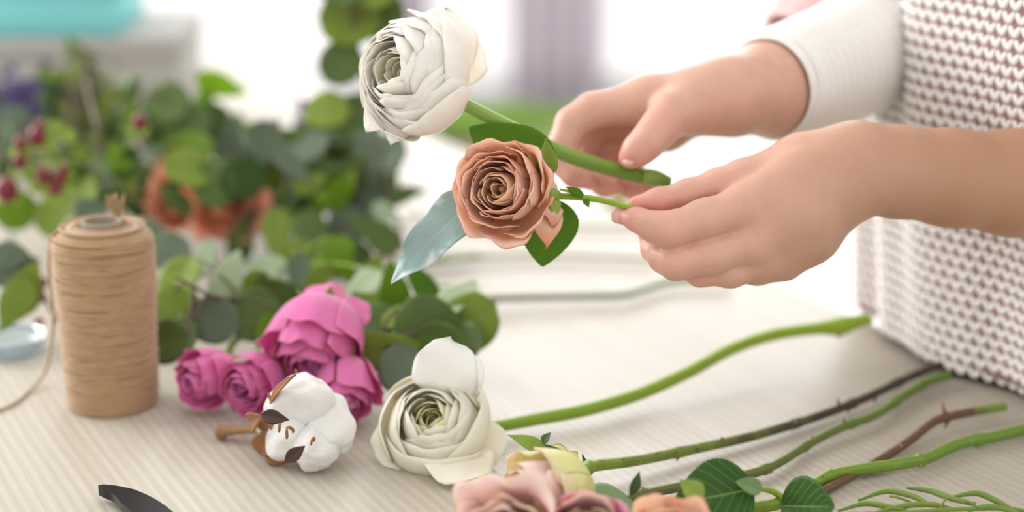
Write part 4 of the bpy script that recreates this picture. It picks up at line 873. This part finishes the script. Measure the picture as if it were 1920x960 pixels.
branch('leafy_branch', 'green sprigs and thin stems above the largest magenta rose', [(900, 545, .008), (760, 530, .012), (620, 510, .02), (540, 500, .03)],
       [(640, 490, 1.27, .042, 'green', 'ovate'), (700, 515, 1.25, .036, 'euc2', 'ovate'), (560, 515, 1.25, .036, 'euc3', 'ovate'), (680, 545, 1.2, .04, 'euc4', 'ovate'), (600, 520, 1.24, .03, 'euc2', 'ovate'), (530, 550, 1.22, .04, 'euc', 'ovate')], 71, smat='g_stem')
branch('leafy_branch', 'narrow grey green leaves hanging at the left edge', [(20, 440, .02), (30, 500, 1.25), (40, 560, 1.22)], [(20, 510, 1.24, .045, 'euc3', 'lance'), (45, 545, 1.22, .05, 'euc2', 'lance'), (28, 570, 1.21, .045, 'euc2', 'lance'), (5, 480, 1.24, .04, 'euc3', 'lance')], 72)
# thin bare stems lying across the table
for k, (lab, pts) in enumerate([('long pale cut stem lying across the table behind the peach rose', [(640, 480, .006), (800, 488, .005), (1000, 478, .005), (1230, 486, .005)]),
                                ('upper pale cut stem lying across the table behind the peach rose', [(760, 400, .006), (900, 420, .005), (1100, 424, .005), (1280, 420, .005)]),
                                ('thin grey green stem lying above the magenta roses', [(520, 500, .02), (640, 520, .012), (760, 500, .008), (900, 480, .006)])]):
    r = thing('cut_stem', lab, 'stem', H(*pts[0]), 'bare stems behind the roses'); M['pale'] = M.get('pale') or plain('pale_olive_stem', (.42, .40, .24), .6, .2, 60)
    add_tube(r, 'stem_shaft', [H(*q) for q in pts], .0022, M['pale'] if k < 2 else M['st_olive'], 30, 8)
    add_tube(r, 'side_twig', [H(*pts[1]), H(pts[1][0]+60, pts[1][1]-14, .012), H(pts[1][0]+120, pts[1][1]-10, .012)], [.0014, .001, .0006], M['pale'] if k < 2 else M['st_olive'], 12, 6)

# hypericum berries
M['berry'] = NT('red_berry'); t = M['berry']; t.col(t.mix(t.noise(40, t.obj()), (.10, .004, .014), (.24, .010, .03))); t.rough(.15); M['berry'] = t.m
hb = thing('berry_sprig', 'sprig of glossy dark red berries above the spool', 'berries', H(300, 420, .03))
add_tube(hb, 'stem', [H(330, 430, .02), P(240, 370, 1.38), P(160, 310, 1.36), P(90, 290, 1.34), P(50, 290, 1.34)], [.0018, .0016, .0014, .001, .0008], M['twig'], 24, 6)
for k, (x, y, s) in enumerate([(70, 255, 17), (38, 268, 12), (36, 302, 14), (82, 330, 15), (112, 335, 12), (102, 355, 11), (12, 356, 22), (262, 228, 14), (75, 235, 10), (120, 318, 10)]):
    d = 1.34; c = P(x, y, d); V, F, uv = sph(c, [s*d/FPX, s*d/FPX, s*1.15*d/FPX], 16, 10); bo = mesh('berry', V, F, M['berry'], hb, uv)
    q = P(95+min(x, 150)*.2, 300, 1.345) if x < 200 else P(240, 280, 1.36)
    V, F, uv = tube([c, (c+q)/2+[0, 0, .003], q], [.0012, .0009, .0010], 8, 6); mesh('stalk', V, F, M['g_stem'], hb, uv)
    for j in range(3):
        a = 2.1*j+k; X, F, uv = leaf(c+[0, .004, -.004], c+np.array([math.cos(a)*.012, .0, -.010+math.sin(a)*.005]), (0, -1, .3), .007, shape='lance', n=9, m=5); mesh('calyx', X, F, M['sepal'], bo, uv)
for x, y in ((100, 240), (125, 255), (60, 330), (70, 350)): add_leaf(hb, M['sepal'], P(x, y+14, 1.35), P(x+8, y-16, 1.35), -FW, .016, n=11, m=7)
hb2 = thing('berry_sprig', 'few small red berries on thin twig left of the spool', 'berries', H(70, 610, .0))
add_tube(hb2, 'stem', [H(110, 605, .006), P(85, 560, 1.24), P(78, 520, 1.24)], .0012, M['twig'], 12, 6)
for x, y, s in ((78, 530, 12), (80, 560, 9), (72, 605, 10)):
    c = P(x, y, 1.235); V, F, uv = sph(c, s*1.235/FPX, 12, 8); mesh('berry', V, F, M['berry'], hb2, uv)

# orange blooms in the greenery
for k, (x, y, d, ax_, s) in enumerate([(345, 372, 1.43, (-.3, .3, .8), .026), (428, 385, 1.41, (.2, .1, .9), .025)]):
    c = P(x, y, d); r = thing('rose', ['left orange bloom under the dark eucalyptus leaves', 'right orange bloom under the dark eucalyptus leaves'][k], 'flower', c-np.array([0, 0, .02]), 'orange blooms in the greenery')
    rose(r, c-D(*ax_)*.012, D(*ax_), s, .03, M['orange'], M['orange'], 80+k, 12, flare=.3, outer=5, ruffle=.04)
    add_tube(r, 'stem', [c-D(*ax_)*.012, c+np.array([.03, .05, -.02]), H(x+60, y+20, .01)], .002, M['g_stem'], 12, 6)
# purple sprigs
M['purple'] = plain('purple_floret', (.10, .07, .22), .7, .4, 80); M['lilac'] = plain('lilac_floret', (.30, .20, .42), .7, .3, 80)
def purple(label, pts, c, n_, spread, mt, seed):
    rs = np.random.RandomState(seed); r = thing('statice_sprig', label, 'flower', c-np.array([0, 0, spread]), 'purple sprigs'); add_tube(r, 'stem', pts, .0014, M['g_stem'], 12, 6)
    for i in range(n_):
        q = c+rs.normal(size=3)*spread*.45; ps = []
        for j in range(5):
            a = j*1.257; d = np.array([math.cos(a), -.3, math.sin(a)])*.006; ps.append(leaf(q, q+d, (0, -1, 0), .005, n=6, m=5))
        ps.append(tube([q, q+(c-q)*.5, c], .0005, 4, 4)); V, F, uv = merge(ps); mesh('floret', V, F, M[mt], r, uv)
purple('dark purple sprig in front of the white boxes', [H(120, 340, .03), P(70, 260, 1.65), P(45, 200, 1.65)], P(45, 190, 1.65), 46, .034, 'purple', 1)
purple('small lilac sprig left of the held ranunculus', [H(600, 380, .03), P(590, 300, 1.6), P(578, 230, 1.6)], P(576, 222, 1.6), 12, .014, 'lilac', 2)
# glassy blue-white bead at the left edge
M['gem'] = NT('clear_blue_glass'); t = M['gem']; t.b.inputs['Transmission Weight'].default_value = .75; t.rough(.08); t.col((.80, .93, 1.0)); M['gem'] = t.m
g = H(20, 662, .0); gm = thing('glass_dish', 'clear bluish glass dish cut by the left edge', 'dish', g)
V, F, uv = lathe([(0, .0005), (.018, .0005), (.023, .005), (.0255, .013), (.0245, .0135), (.021, .0065), (.016, .004), (0, .0035)], g, 40); mesh('dish_body', V, F, M['gem'], gm, uv)
V, F, uv = lathe([(.0238, .013), (.025, .0145), (.0262, .013), (.025, .0118), (.0238, .013)], g, 40); mesh('rim', V, F, M['gem'], gm, uv)

for o in bpy.data.objects:
    if '_o' in o: del o['_o']
